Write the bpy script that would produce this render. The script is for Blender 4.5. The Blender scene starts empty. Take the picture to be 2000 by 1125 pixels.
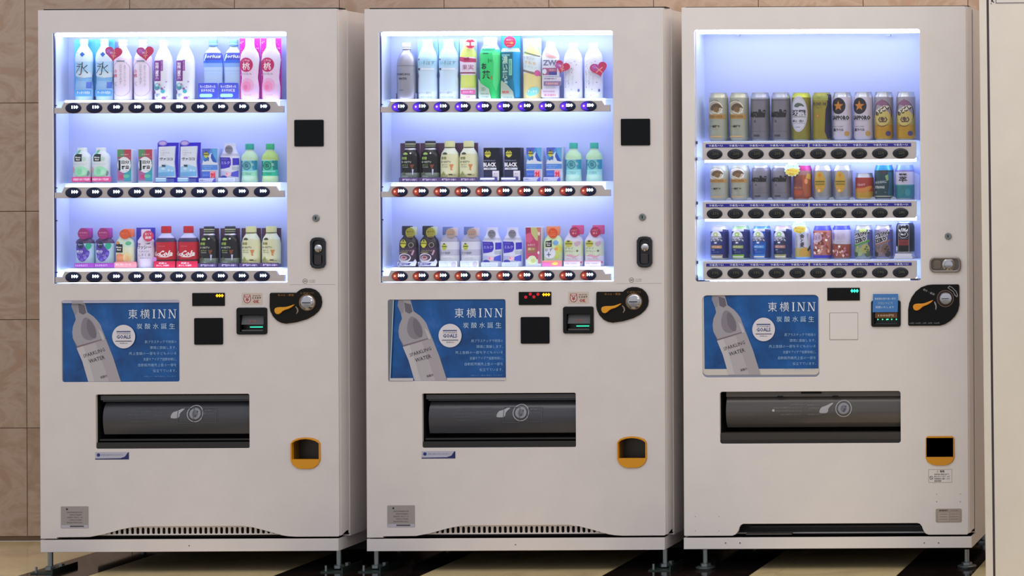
import bpy, bmesh, math, random
from mathutils import Vector, Matrix

# ------------------------------------------------------------------ camera, world, light, exposure
SC = bpy.context.scene
COL = SC.collection
D, HC, S = 8.4, 1.3286, 0.00173          # camera distance to the machine fronts, camera height, metres per unit at the fronts
TH = 0.005                                # the camera's small roll
CT, ST = math.cos(TH), math.sin(TH)

cam = bpy.data.cameras.new('camera')
camo = bpy.data.objects.new('camera', cam)
COL.objects.link(camo)
cam.sensor_width = 36.0
cam.lens = (D / S) * 36.0 / 2000.0
cam.shift_x = -0.8
cam.shift_y = -0.11125
cam.clip_end = 60
camo.matrix_world = Matrix.Translation((0, -D, HC)) @ Matrix.Rotation(TH, 4, 'Y') @ Matrix.Rotation(math.radians(90), 4, 'X')
SC.camera = camo

SC.view_settings.view_transform = 'Standard'
SC.view_settings.look = 'None'
SC.view_settings.gamma = 1.0
SC.view_settings.exposure = 0.0
SC.view_settings.use_curve_mapping = False
SC.cycles.use_denoising = True
SC.cycles.max_bounces = 8
SC.cycles.transparent_max_bounces = 12
SC.cycles.caustics_reflective = False
SC.cycles.caustics_refractive = False
SC.cycles.sample_clamp_indirect = 4.0

W = bpy.data.worlds.new('lobby_light')
SC.world = W
W.use_nodes = True
W.node_tree.nodes['Background'].inputs[0].default_value = (0.94, 0.97, 1.06, 1)
W.node_tree.nodes['Background'].inputs[1].default_value = 0.76


def area(name, loc, rot, sx, sy, power, color):
    l = bpy.data.lights.new(name, 'AREA')
    l.shape = 'RECTANGLE'
    l.size, l.size_y = sx, sy
    l.energy, l.color = power, color
    o = bpy.data.objects.new(name, l)
    o.location, o.rotation_euler = loc, rot
    COL.objects.link(o)
    return o


area('ceiling_light', (-2.5, -2.2, 3.5), (math.radians(28), 0, 0), 3.8, 0.9, 25, (1.0, 0.94, 0.90))
area('ceiling_light', (0.2, -1.2, 3.3), (math.radians(12), 0, math.radians(50)), 1.6, 0.8, 22, (1.0, 0.84, 0.62))
area('added_wall_wash', (-1.9, .42, 2.75), (0, 0, 0), 2.6, .15, 9, (1.0, 0.82, 0.58))  # unseen lamp added to warm and brighten the top of the wall

LED_MAIN = 15.0      # strength of the tubes inside the machines
LED_ROW = 5.2


# ------------------------------------------------------------------ units
def U(px, py):
    u, v = px - 2600.0, py - 340.0
    return u * CT - v * ST, u * ST + v * CT


def sc(Y):
    return S * (D + Y) / D


def P(px, py, Y=0.0):
    a, b = U(px, py)
    return a * sc(Y), HC - b * sc(Y)


def rect(x0, y0, x1, y1, Y=0.0):
    X, Z = P((x0 + x1) / 2, (y0 + y1) / 2, Y)
    w, h = (x1 - x0) / 2 * sc(Y), (y1 - y0) / 2 * sc(Y)
    return X - w, X + w, Z - h, Z + h


def pts(lst, Y=0.0, about=None):
    xs = [p[0] for p in lst]
    ys = [p[1] for p in lst]
    cx, cy = about or ((min(xs) + max(xs)) / 2, (min(ys) + max(ys)) / 2)
    X, Z = P(cx, cy, Y)
    return [(X + (x - cx) * sc(Y), Z - (y - cy) * sc(Y)) for x, y in lst]


# ------------------------------------------------------------------ 2D shapes
def rr(x0, y0, x1, y1, r=0.0, n=5):
    if r <= 0:
        return [(x0, y0), (x1, y0), (x1, y1), (x0, y1)]
    r = min(r, abs(x1 - x0) / 2 * .999, abs(y1 - y0) / 2 * .999)
    out = []
    for cx, cy, a0 in ((x1 - r, y0 + r, -90), (x1 - r, y1 - r, 0), (x0 + r, y1 - r, 90), (x0 + r, y0 + r, 180)):
        for k in range(n + 1):
            a = math.radians(a0 + 90 * k / n)
            out.append((cx + r * math.cos(a), cy + r * math.sin(a)))
    return out


def ell(cx, cy, rx, ry=None, n=24):
    ry = rx if ry is None else ry
    return [(cx + rx * math.cos(2 * math.pi * k / n), cy + ry * math.sin(2 * math.pi * k / n)) for k in range(n)]


def star(cx, cy, R, r, n=5, rot=90):
    return [(cx + (R if k % 2 == 0 else r) * math.cos(math.radians(rot + 180 * k / n)), cy + (R if k % 2 == 0 else r) * math.sin(math.radians(rot + 180 * k / n))) for k in range(2 * n)]


def heart(cx, cy, w, h, rot=0, n=28):
    out = []
    for k in range(n):
        t = 2 * math.pi * k / n
        x = 16 * math.sin(t) ** 3
        y = 13 * math.cos(t) - 5 * math.cos(2 * t) - 2 * math.cos(3 * t) - math.cos(4 * t)
        x, y = x / 32 * w, (y + 2.5) / 29 * h
        a = math.radians(rot)
        out.append((cx + x * math.cos(a) - y * math.sin(a), cy + x * math.sin(a) + y * math.cos(a)))
    return out


def smooth(p, it=2):
    for _ in range(it):
        q = []
        for i in range(len(p)):
            a, b = p[i], p[(i + 1) % len(p)]
            q.append((a[0] * .75 + b[0] * .25, a[1] * .75 + b[1] * .25))
            q.append((a[0] * .25 + b[0] * .75, a[1] * .25 + b[1] * .75))
        p = q
    return p


# ------------------------------------------------------------------ materials
def lin(c):
    return c / 12.92 if c <= .04045 else ((c + .055) / 1.055) ** 2.4


def hexc(h):
    h = h.lstrip('#')
    return tuple(lin(int(h[i:i + 2], 16) / 255) for i in (0, 2, 4)) + (1.0,)


MC = {}


def mat(h, rough=.5, metal=0.0, emit=0.0, spec=.5, coat=0.0):
    k = (h, rough, metal, emit, spec, coat)
    if k not in MC:
        m = bpy.data.materials.new('colour_' + h)
        m.use_nodes = True
        b = m.node_tree.nodes['Principled BSDF']
        b.inputs['Base Color'].default_value = hexc(h)
        b.inputs['Roughness'].default_value = rough
        b.inputs['Metallic'].default_value = metal
        b.inputs['Specular IOR Level'].default_value = spec
        b.inputs['Coat Weight'].default_value = coat
        if emit:
            b.inputs['Emission Color'].default_value = hexc(h)
            b.inputs['Emission Strength'].default_value = emit
        MC[k] = m
    return MC[k]


def nodes(name, rough=.5, metal=0.0, spec=.5):
    m = bpy.data.materials.new(name)
    m.use_nodes = True
    nt = m.node_tree
    b = nt.nodes['Principled BSDF']
    b.inputs['Roughness'].default_value = rough
    b.inputs['Metallic'].default_value = metal
    b.inputs['Specular IOR Level'].default_value = spec
    return m, nt, b


def noise_mat(name, stops, scale=5, detail=6, rough=.5, distort=0.0, stretch=(1, 1, 1), bump=0.0, rand=0.0, spec=.5, metal=0.0, nrough=.6):
    m, nt, b = nodes(name, rough, metal, spec)
    N, L = nt.nodes, nt.links
    tc = N.new('ShaderNodeTexCoord')
    mp = N.new('ShaderNodeMapping')
    mp.inputs['Scale'].default_value = stretch
    L.new(tc.outputs['Object'], mp.inputs['Vector'])
    vec = mp.outputs['Vector']
    if rand:
        oi = N.new('ShaderNodeObjectInfo')
        ml = N.new('ShaderNodeMath')
        ml.operation = 'MULTIPLY'
        ml.inputs[1].default_value = 37.0
        L.new(oi.outputs['Random'], ml.inputs[0])
        ad = N.new('ShaderNodeVectorMath')
        ad.operation = 'ADD'
        L.new(vec, ad.inputs[0])
        L.new(ml.outputs[0], ad.inputs[1])
        vec = ad.outputs[0]
    nz = N.new('ShaderNodeTexNoise')
    nz.inputs['Scale'].default_value = scale
    nz.inputs['Detail'].default_value = detail
    nz.inputs['Distortion'].default_value = distort
    nz.inputs['Roughness'].default_value = nrough
    L.new(vec, nz.inputs['Vector'])
    cr = N.new('ShaderNodeValToRGB')
    els = cr.color_ramp.elements
    while len(els) < len(stops):
        els.new(.5)
    for e, (p, c) in zip(els, stops):
        e.position, e.color = p, hexc(c)
    L.new(nz.outputs['Fac'], cr.inputs['Fac'])
    out = cr.outputs['Color']
    if rand:
        hs = N.new('ShaderNodeHueSaturation')
        mr = N.new('ShaderNodeMapRange')
        mr.inputs['To Min'].default_value = 1 - rand
        mr.inputs['To Max'].default_value = 1 + rand
        L.new(oi.outputs['Random'], mr.inputs['Value'])
        L.new(mr.outputs[0], hs.inputs['Value'])
        L.new(out, hs.inputs['Color'])
        out = hs.outputs['Color']
    L.new(out, b.inputs['Base Color'])
    if bump:
        bp = N.new('ShaderNodeBump')
        bp.inputs['Strength'].default_value = bump
        bp.inputs['Distance'].default_value = .002
        L.new(nz.outputs['Fac'], bp.inputs['Height'])
        L.new(bp.outputs['Normal'], b.inputs['Normal'])
    return m


PAINT = noise_mat('machine_paint', [(.3, 'd9d2d1'), (.7, 'dfd8d6')], scale=9, detail=8, rough=.42)
PAINT_W = noise_mat('machine_paint_light', [(.3, 'e3ddda'), (.7, 'e8e2de')], scale=9, detail=8, rough=.42)
RAIL = noise_mat('rail_plastic', [(.3, 'bbb3b4'), (.7, 'c3bbba')], scale=20, rough=.5)
RAIL_W = noise_mat('rail_plastic_light', [(.3, 'c4bfc0'), (.7, 'cbc6c6')], scale=20, rough=.5)
BLACK = mat('0b0c0e', .35, spec=.2)
MATT = mat('0a0909', .7)
INNER = mat('c0ccf8', .6)
INNER_SIDE = mat('d4e2fa', .6)
CHROME = mat('b8b6b8', .22, 1.0)
STEEL = mat('8a9090', .35, .9)
TUBE = bpy.data.materials.new('led_tube')
TUBE.use_nodes = True
_b = TUBE.node_tree.nodes['Principled BSDF']
_b.inputs['Base Color'].default_value = (.9, .9, 1, 1)
_b.inputs['Emission Color'].default_value = (.66, .71, 1.0, 1)
_b.inputs['Emission Strength'].default_value = LED_MAIN
TUBE_ROW = TUBE.copy()
TUBE_ROW.name = 'led_strip'
TUBE_ROW.node_tree.nodes['Principled BSDF'].inputs['Emission Strength'].default_value = LED_ROW
TUBE_BRIGHT = TUBE.copy()
TUBE_BRIGHT.name = 'led_strip_bright'
TUBE_BRIGHT.node_tree.nodes['Principled BSDF'].inputs['Emission Strength'].default_value = 11.0


def clear_mat(name, gloss=.04, tint=(1, 1, 1, 1), rough=.03, glossc=(1, 1, 1, 1)):
    m = bpy.data.materials.new(name)
    m.use_nodes = True
    nt = m.node_tree
    nt.nodes.clear()
    o = nt.nodes.new('ShaderNodeOutputMaterial')
    mx = nt.nodes.new('ShaderNodeMixShader')
    t = nt.nodes.new('ShaderNodeBsdfTransparent')
    g = nt.nodes.new('ShaderNodeBsdfGlossy')
    t.inputs[0].default_value = tint
    g.inputs[0].default_value = glossc
    g.inputs['Roughness'].default_value = rough
    mx.inputs[0].default_value = gloss
    nt.links.new(t.outputs[0], mx.inputs[1])
    nt.links.new(g.outputs[0], mx.inputs[2])
    nt.links.new(mx.outputs[0], o.inputs[0])
    return m


GLASS = clear_mat('display_glass', .012)
ACRYL = clear_mat('clear_acrylic', .22, (.86, .90, .97, 1), .15)


# ------------------------------------------------------------------ mesh builder
_curve_cache = {}


def curve_mesh(loops, depth, bevel=0.0, res=1):
    c = bpy.data.curves.new('tmp', 'CURVE')
    c.dimensions = '2D'
    c.fill_mode = 'BOTH'
    c.extrude = max(depth / 2 - bevel, 0)
    c.bevel_depth = bevel
    c.bevel_resolution = res
    c.offset = -bevel
    for lp in loops:
        s = c.splines.new('POLY')
        s.points.add(len(lp) - 1)
        for q, (x, y) in zip(s.points, lp):
            q.co = (x, y, 0, 1)
        s.use_cyclic_u = True
    o = bpy.data.objects.new('tmp', c)
    me = bpy.data.meshes.new_from_object(o)
    v = [tuple(q.co) for q in me.vertices]
    f = [tuple(p.vertices) for p in me.polygons]
    bpy.data.objects.remove(o)
    bpy.data.curves.remove(c)
    bpy.data.meshes.remove(me)
    return v, f


_tc = {}


def text_mesh(t, bold=0.0, vert=False, res=2):
    k = (t, bold, vert, res)
    if k not in _tc:
        c = bpy.data.curves.new('tmp', 'FONT')
        c.body = '\n'.join(t) if vert else t
        c.align_x = 'CENTER'
        c.resolution_u = res
        c.offset = bold
        c.space_line = .88
        o = bpy.data.objects.new('tmp', c)
        me = bpy.data.meshes.new_from_object(o)
        v = [(q.co.x, q.co.y) for q in me.vertices]
        f = [tuple(p.vertices) for p in me.polygons]
        bpy.data.objects.remove(o)
        bpy.data.curves.remove(c)
        bpy.data.meshes.remove(me)
        xs, ys = [q[0] for q in v], [q[1] for q in v]
        x0, x1, y0, y1 = min(xs), max(xs), min(ys), max(ys)
        h = y1 - y0
        v = [((x - (x0 + x1) / 2) / h, (y - (y0 + y1) / 2) / h) for x, y in v]
        _tc[k] = (v, f, (x1 - x0) / h)
    return _tc[k]


class MB:
    def __init__(s):
        s.v, s.f, s.m, s.mats, s.sm = [], [], [], [], []

    def mi(s, m):
        if m not in s.mats:
            s.mats.append(m)
        return s.mats.index(m)

    def add(s, v, f, m, smooth=False):
        n = len(s.v)
        s.v += [tuple(q) for q in v]
        k = s.mi(m)
        for q in f:
            s.f.append(tuple(i + n for i in q))
            s.m.append(k)
            s.sm.append(smooth)
        return s

    def box(s, x0, x1, y0, y1, z0, z1, m):
        v = [(x, y, z) for x in (x0, x1) for y in (y0, y1) for z in (z0, z1)]
        return s.add(v, [(0, 1, 3, 2), (4, 6, 7, 5), (0, 4, 5, 1), (2, 3, 7, 6), (0, 2, 6, 4), (1, 5, 7, 3)], m)

    def plate(s, outer, holes, y, depth, m, bevel=0.0, smooth=False):
        """outline in world (x, z), front face at y, going back by depth"""
        v, f = curve_mesh([outer] + list(holes), depth, bevel)
        return s.add([(a, y + depth / 2 - c, b) for a, b, c in v], f, m, smooth)

    def lathe(s, prof, cx, cy, z0, m, seg=24, sy=1.0, axis='z', cap=True):
        """prof: list of (r, z); m a material or function of z"""
        v, f, ms = [], [], []
        for r, z in prof:
            for k in range(seg):
                a = 2 * math.pi * k / seg
                v.append((r * math.cos(a), sy * r * math.sin(a), z))
        for i in range(len(prof) - 1):
            for k in range(seg):
                a, b = i * seg + k, i * seg + (k + 1) % seg
                f.append((a, b, b + seg, a + seg))
                ms.append(m((prof[i][1] + prof[i + 1][1]) / 2) if callable(m) else m)
        if cap:
            f.append(tuple(range(seg))[::-1])
            ms.append(ms[0])
            f.append(tuple(range((len(prof) - 1) * seg, len(prof) * seg)))
            ms.append(ms[-2])
        if axis == 'y':      # the axis points out of the front: z -> -y
            v = [(a, -c, b) for a, b, c in v]
        v = [(a + cx, b + cy, c + z0) for a, b, c in v]
        n = len(s.v)
        s.v += v
        for q, mm in zip(f, ms):
            s.f.append(tuple(i + n for i in q))
            s.m.append(s.mi(mm))
            s.sm.append(True)
        return s

    def decal(s, ops, surf, conv, lift0=.0004, step=.00012, cuts=None):
        """ops painted in order on a surface; surf(x, z, lift) -> y in world; conv (x, y) -> world (x, z)"""
        lift = lift0
        for op in ops:
            kind, m = op[0], op[-1]
            m = mat(m, .45) if isinstance(m, str) else m
            if kind == 't':
                _, t, cx, cy, h, o, _c = op
                tv, tf, asp = text_mesh(t, o.get('bold', 0.0), o.get('vert', False), o.get('res', 1))
                w = o.get('w')
                kx = (w / asp) if w else h
                a, sh = math.radians(o.get('rot', 0)), o.get('shear', 0)
                p2 = []
                for x, y in tv:
                    x, y = x * kx + sh * y * h, y * h
                    if o.get('arc'):
                        R = o['arc']
                        an = x / R
                        x, y = (R + y) * math.sin(an), (R + y) * math.cos(an) - R
                    p2.append((cx + x * math.cos(a) - y * math.sin(a), cy + x * math.sin(a) + y * math.cos(a)))
                f = tf
            elif kind == 'h':      # outline with a hole
                v3, f = curve_mesh([op[1], op[2]], 0)
                p2 = [(a, b) for a, b, c in v3]
            else:
                v3, f = curve_mesh([op[1]], 0)
                p2 = [(a, b) for a, b, c in v3]
            w2 = [conv(x, y) for x, y in p2]
            if cuts:
                bm = bmesh.new()
                bv = [bm.verts.new((x, 0, z)) for x, z in w2]
                for q in f:
                    try:
                        bm.faces.new([bv[i] for i in q])
                    except ValueError:
                        pass
                for co, no in cuts:
                    g = bm.verts[:] + bm.edges[:] + bm.faces[:]
                    bmesh.ops.bisect_plane(bm, geom=g, plane_co=co, plane_no=no)
                bm.verts.index_update()
                w2 = [(q.co.x, q.co.z) for q in bm.verts]
                f = [tuple(q.index for q in fc.verts) for fc in bm.faces]
                bm.free()
            s.add([(x, surf(x, z, lift), z) for x, z in w2], f, m)
            lift += step
        return s

    def build(s, name, parent=None, loc=None, kind=None):
        """vertices are world coordinates; the object's origin sits at loc (or at the parent's)"""
        root = parent
        while root is not None and root.parent is not None:
            root = root.parent
        org = Vector(root.location) if root is not None else Vector(loc or (0, 0, 0))
        me = bpy.data.meshes.new(name)
        me.from_pydata([(a - org.x, b - org.y, c - org.z) for a, b, c in s.v], [], s.f)
        for m in s.mats:
            me.materials.append(m)
        me.polygons.foreach_set('material_index', s.m)
        me.polygons.foreach_set('use_smooth', s.sm)
        me.update()
        if any(s.sm):
            me.set_sharp_from_angle(angle=math.radians(38))
        o = bpy.data.objects.new(name, me)
        COL.objects.link(o)
        if parent is not None:
            o.parent = parent
        else:
            o.location = org
        if kind:
            o['kind'] = kind
        return o


def empty(name, loc, label, cat, group=None):
    o = bpy.data.objects.new(name, None)
    o.location = loc
    o.empty_display_size = .05
    COL.objects.link(o)
    o['label'], o['category'] = label, cat
    if group:
        o['group'] = group
    return o


def kids(o):
    return [c for c in COL.objects if c.parent == o]


def copy_tree(o, parent=None):
    c = o.copy()
    COL.objects.link(c)
    c.parent = parent
    for k in o.children:
        copy_tree(k, c)
    return c


# ------------------------------------------------------------------ the setting: back wall and floor
YW = 0.765
TILE_W, TILE_H = 0.3863, 0.3995
GROUT = mat('6b5442', .8)
x_j = P(253, 5, YW)[0]
z_j = P(50, 201, YW)[1]
WALLT = noise_mat('wall_marble', [(.22, '8d7058'), (.40, 'a88e7a'), (.50, 'b39c8a'), (.60, 'a58a74'), (.78, 'ad8873')], scale=4.2, detail=12, rough=.36,
                  distort=1.6, rand=.05, stretch=(1, 1, 1.6), nrough=.62)
b = MB().box(-7.5, 1.5, YW + .004, YW + .12, 0, 3.3, GROUT)
wall = b.build('wall_back', kind='structure')
tb = MB()
g = .0012
tb.plate(rr(g, g, TILE_W - g, TILE_H - g), [], 0, .008, WALLT, .0008)
tile_me = None
z_first = z_j - 4 * TILE_H
zs = []
for r in range(-1, 8):
    for c in range(-8, 14):
        X, Z = x_j + c * TILE_W, z_first + r * TILE_H
        if r == -1:
            continue
        if r >= 5 and (c < -4 or c > 10):
            continue
        if tile_me is None:
            o = tb.build('wall_tile', parent=None)
            tile_me = o.data
        else:
            o = bpy.data.objects.new('wall_tile', tile_me)
            COL.objects.link(o)
        o.parent = wall
        o.location = (X, YW, Z)

FB = noise_mat('beige_marble', [(.25, 'c8b08a'), (.5, 'e4cc98'), (.75, 'ead6a6')], scale=4, detail=8, rough=.16, distort=1.0, rand=.04)
FD = noise_mat('dark_marble', [(.3, '120d0c'), (.6, '241a17'), (.8, '33261f')], scale=7, detail=8, rough=.10, distort=1.5, rand=.04)
floor = MB().box(-8, 2.5, -8.9, YW + .004, -.10, -.006, mat('4a3a2c', .8)).build('floor', kind='structure')


def fx(px, py=1125):
    a_, b_ = U(px, py)
    return a_ / b_ * HC


xb = [(-6.6, 0), (-5.9, 0), (-5.3, 0), (fx(0, 1073), 0), (fx(34), 1), (fx(172), 0), (fx(533), 1), (fx(820), 0), (fx(1175), 1), (fx(1462), 0), (fx(1510), 0), (fx(1750), 1), (fx(1896), 0), (-.6, 0), (0, 0), (.6, 0), (1.2, 0)]
yb = [-4.2, -3.6, -3.0, -2.4, -1.8, -1.2, -.6, 0.0, .6, YW]
for (xa, dk), (xc, _d) in zip(xb, xb[1:]):
    for ya, yc in zip(yb, yb[1:]):
        m = FD if dk else FB
        o = MB()
        gg = .0006
        o.box(xa + gg, xc - gg, ya + gg, yc - gg, -.006, 0, m)
        o = o.build('floor_tile', parent=floor)

# ------------------------------------------------------------------ cream panel at the right
YP = -0.30
pan = empty('partition_panel', (P(1950, 1108, YP)[0], YP, 0), 'tall cream partition panel with dark vertical seam beside beer machine', 'panel')
CREAM = noise_mat('cream_laminate', [(.3, 'd9d2c8'), (.7, 'e0d9cf')], scale=6, rough=.5)
xs0 = P(1912, 0, YP)[0]


def lean(o):
    o.rotation_euler = (0, math.radians(-.38), 0)


zt = 2.35
x1912, x1929, x1934 = P(1925.5, 1108, YP)[0], P(1939.5, 1108, YP)[0], P(1944, 1108, YP)[0]
MB().box(x1912, x1929, YP, YP + .05, 0.004, zt, CREAM).build('edge_post', pan)
MB().box(x1929, x1934, YP + .006, YP + .045, 0.004, zt, mat('4a3f4c', .5)).build('rubber_seam', pan)
MB().plate([(x1934, .004), (x1934 + 1.1, .004), (x1934 + 1.1, zt), (x1934, zt)], [], YP, .05, CREAM, .002).build('board', pan)
lean(pan)
sx0, sz0 = x1934 + .022, P(1955, 7, YP)[1]
sg = MB()
sg.plate([(sx0, sz0), (sx0 + .3, sz0), (sx0 + .3, sz0 + .2), (sx0, sz0 + .2)], [], YP - .0012, .001, mat('d9d3cd', .6))
idc = lambda x, y: (x, y)
sg.decal([('h', [(sx0 + .001, sz0 + .001), (sx0 + .299, sz0 + .001), (sx0 + .299, sz0 + .199), (sx0 + .001, sz0 + .199)],
           [(sx0 + .003, sz0 + .003), (sx0 + .297, sz0 + .003), (sx0 + .297, sz0 + .197), (sx0 + .003, sz0 + .197)], '5d5866')],
         lambda x, z, l: YP - .0013 - l, idc)
sg.build('notice_sheet', pan)
ag = MB()
ax, az = sx0 - .009, sz0 + .007
ag.decal([('p', [(ax - .005, az + .005), (ax + .003, az + .005), (ax + .0005, az + .0025), (ax + .005, az - .002), (ax + .003, az - .005), (ax - .001, az), (ax - .004, az - .003)], '2a2632'),
          ('p', [(ax - .007, az - .004), (ax - .002, az - .008), (ax - .005, az - .009)], '2a2632')], lambda x, z, l: YP - .0004 - l, idc)
ag.build('arrow_mark', pan)

# ------------------------------------------------------------------ vending machines
def wrap_flat(y):
    return lambda x, z, l: y - l


def led(mb_, x0, x1, y0, y1, z0, z1, m):
    return mb_.box(x0, x1, y0, y1, z0, z1, m)


def oval_button(cx, cz, y, rx, rz, base, glow=None, ring=None):
    b = MB()
    def el(k, yy):
        return [(cx + rx * k * math.cos(2 * math.pi * i / 28), yy, cz + rz * k * math.sin(2 * math.pi * i / 28)) for i in range(28)]
    rings = [(1, y + .001), (.99, y - .002), (.93, y - .0032), (.6, y - .0045), (.2, y - .0052)]
    v = []
    for k, yy in rings:
        v += el(k, yy)
    f = []
    for i in range(len(rings) - 1):
        for k in range(28):
            a, c = i * 28 + k, i * 28 + (k + 1) % 28
            f.append((a, c, c + 28, a + 28))
    f.append(tuple(range((len(rings) - 1) * 28, len(rings) * 28)))
    b.add(v, f, base, True)
    if glow:
        conv = lambda x, yy: (cx + x * rx, cz + yy * rz)
        sf = lambda x, z, l: y - .0056 - l * .6
        b.decal([('p', ell(-.26, 0, .68, .86, 24), glow[0]), ('p', ell(-.52, -.02, .36, .56, 18), glow[1]), ('p', ell(-.56, .04, .13, .2, 12), glow[2]), ('p', ell(.30, 0, .52, .74, 22), NAVY)], sf, conv)
    return b


G_VIO = (mat('3018b0', .4, emit=.5), mat('5a22e0', .4, emit=.8), mat('d0a0ff', .4, emit=1.3))
G_RED = (mat('6a1a1c', .4, emit=.25), mat('a03a28', .4, emit=.4), mat('f0a080', .4, emit=.8))
NAVY = mat('191e40', .3, spec=.3)
DIGIT = mat('e8f6ff', .4, emit=2.5)


def poster_ops():
    o = []
    o.append(('p', rr(-114, -79, 115, 79, 3), POSTER))
    bot = [(-95.5, 79), (-97, 68), (-90.5, 52), (-88.6, 42.5), (-94, 30), (-95.6, 18), (-94.5, 6), (-87, -11), (-76, -39), (-64.5, -79),
           (-1, -79), (-16, -31), (-30, 5), (-37, 22), (-40.5, 32), (-46, 40), (-53.5, 48), (-62, 54), (-66, 57), (-72, 79)]
    o.append(('p', bot, 'a29ea6'))
    o.append(('p', [(-97, 68), (-95.5, 79), (-86, 79), (-84, 66), (-86, 54), (-90.5, 52)], '8f8b96'))
    o.append(('p', [(-84, 74), (-71, 70), (-68, 56), (-74, 52), (-82, 56)], '67626e'))
    o.append(('p', smooth([(-74, 48), (-60, 44), (-48, 24), (-48, 8), (-62, 1), (-74, 6), (-80, 22)], 2), '857f8a'))
    o.append(('p', smooth([(-66, 46), (-54, 34), (-48, 14), (-50, 4), (-62, 10), (-68, 28)], 2), '726c77'))
    o.append(('p', [(-94.5, 6), (-87, -11), (-86, -12), (-30.5, 5), (-30, 6.5), (-86, -9.5)], '7b6872'))
    o.append(('p', [(-45, 24), (-38, 19), (-31, 3), (-37, 2)], 'bdb9c0'))
    o.append(('p', [(-87, -13), (-30, 3), (-16, -31), (-1, -79), (-64.5, -79), (-76, -39)], 'b4afb4'))
    o.append(('p', [(-50, -3), (-30, 3), (-16, -31), (-1, -79), (-24, -79), (-38, -36)], 'a8a2a8'))
    o.append(('p', [(-87, -13), (-74, -9), (-62, -44), (-52, -79), (-64.5, -79), (-76, -39)], 'c2bdc1'))
    o.append(('t', 'SPARKLING', -53, -22.5, 7, dict(w=44, rot=18, bold=.006), '3a3440'))
    o.append(('t', 'WATER', -47.5, -35, 7.5, dict(w=32, rot=16, bold=.006), '3a3440'))
    o.append(('t', '炭酸水', -34, -69, 5, dict(w=14, rot=16, bold=.004), '4a444e'))
    ti = 'e2eaf6'
    o.append(('t', '東', 23.5, 53, 18.5, dict(w=17.5, bold=-.004, res=2), ti))
    o.append(('t', '横', 47.2, 53, 18.5, dict(w=18.5, bold=-.004, res=2), ti))
    for q0, q1, z0, z1 in ((62, 67.6, 60.6, 61.6), (62, 67.6, 44.4, 45.4), (63.6, 66.2, 45, 61), (72.6, 77.4, 60.6, 61.6), (83.2, 88.6, 60.6, 61.6), (72.6, 77.4, 44.4, 45.4), (74.6, 75.8, 45, 61), (85.4, 86.6, 45, 61),
                           (93, 97.8, 60.6, 61.6), (103.6, 109, 60.6, 61.6), (93, 97.8, 44.4, 45.4), (95, 96.2, 45, 61), (105.8, 107, 45, 61)):
        o.append(('p', rr(q0, z0, q1, z1), ti))
    for q0 in (74.2, 94.6):
        o.append(('p', [(q0, 61.4), (q0 + 3.2, 61.4), (q0 + 12.4, 44.2), (q0 + 10.2, 44.2)], ti))
    for i_, ch in enumerate('炭酸水誕生'):
        o.append(('t', ch, 37 + 15.9 * i_, 29, 11, dict(bold=.0, res=2), 'bcd6ec'))
    o.append(('p', ell(6, 9, 22.5, 23, 40), 'ddd9e0'))
    o.append(('p', rr(-8, 17.5, 19.5, 20, 0), '4f5a86'))
    o.append(('t', 'SUSTAINABLE', 6, 14.8, 2.6, dict(w=27, bold=.01), '4f5a86'))
    o.append(('t', 'GOALS', 6, 8.5, 7.5, dict(w=28, bold=.03), '3c4678'))
    o.append(('p', rr(-10, -.6, 22, .9, 0), '4a4a64'))
    o.append(('t', '東横INN', 6, -4, 2.6, dict(w=15), '6a6a80'))
    for i, (t, w) in enumerate((('脱プラスチックで地球の', 62), ('環境に貢献します。', 52), ('売上金額の一部を子どものいる', 93), ('支援やアイデア協賛地域に、', 65),
                                ('自動販売機売上金の一部を', 75), ('役立てています。', 46))):
        o.append(('t', t, 109.5 - w / 2, -1.5 - i * 11.3, 6, dict(w=w), '93b6de'))
    o.append(('t', '※売上の一部を寄付しています', 77, -69, 2.6, dict(w=62), '6f9ad0'))
    return o


POSTER = noise_mat('poster_blue', [(.2, '042a62'), (.42, '064a8c'), (.6, '0858a2'), (.8, '4070c0')], scale=9, detail=4, rough=.32, distort=.4)


def round_lock(mb, cx, cz, r, y=0):
    mb.lathe([(r, 0), (r, .004), (r * .85, .006), (r * .6, .006), (r * .55, .0045)], cx, y, cz, STEEL, seg=20, axis='y')
    mb.box(cx - r * .12, cx + r * .12, y - .0065, y - .0045, cz - r * .4, cz + r * .4, BLACK)
    return mb


def cabinet_shell(root, X0, X1, Z0, Z1, y0, y1, m):
    t = .004
    b = MB()
    b.box(X0, X0 + t, y0, y1, Z0, Z1, m)
    b.box(X1 - t, X1, y0, y1, Z0, Z1, m)
    b.box(X0 + t, X1 - t, y0, y1, Z1 - t, Z1, m)
    b.box(X0 + t, X1 - t, y0, y1, Z0, Z0 + t, m)
    b.box(X0 + t, X1 - t, y1 - t, y1, Z0 + t, Z1 - t, m)
    b.build('cabinet', root)


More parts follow.
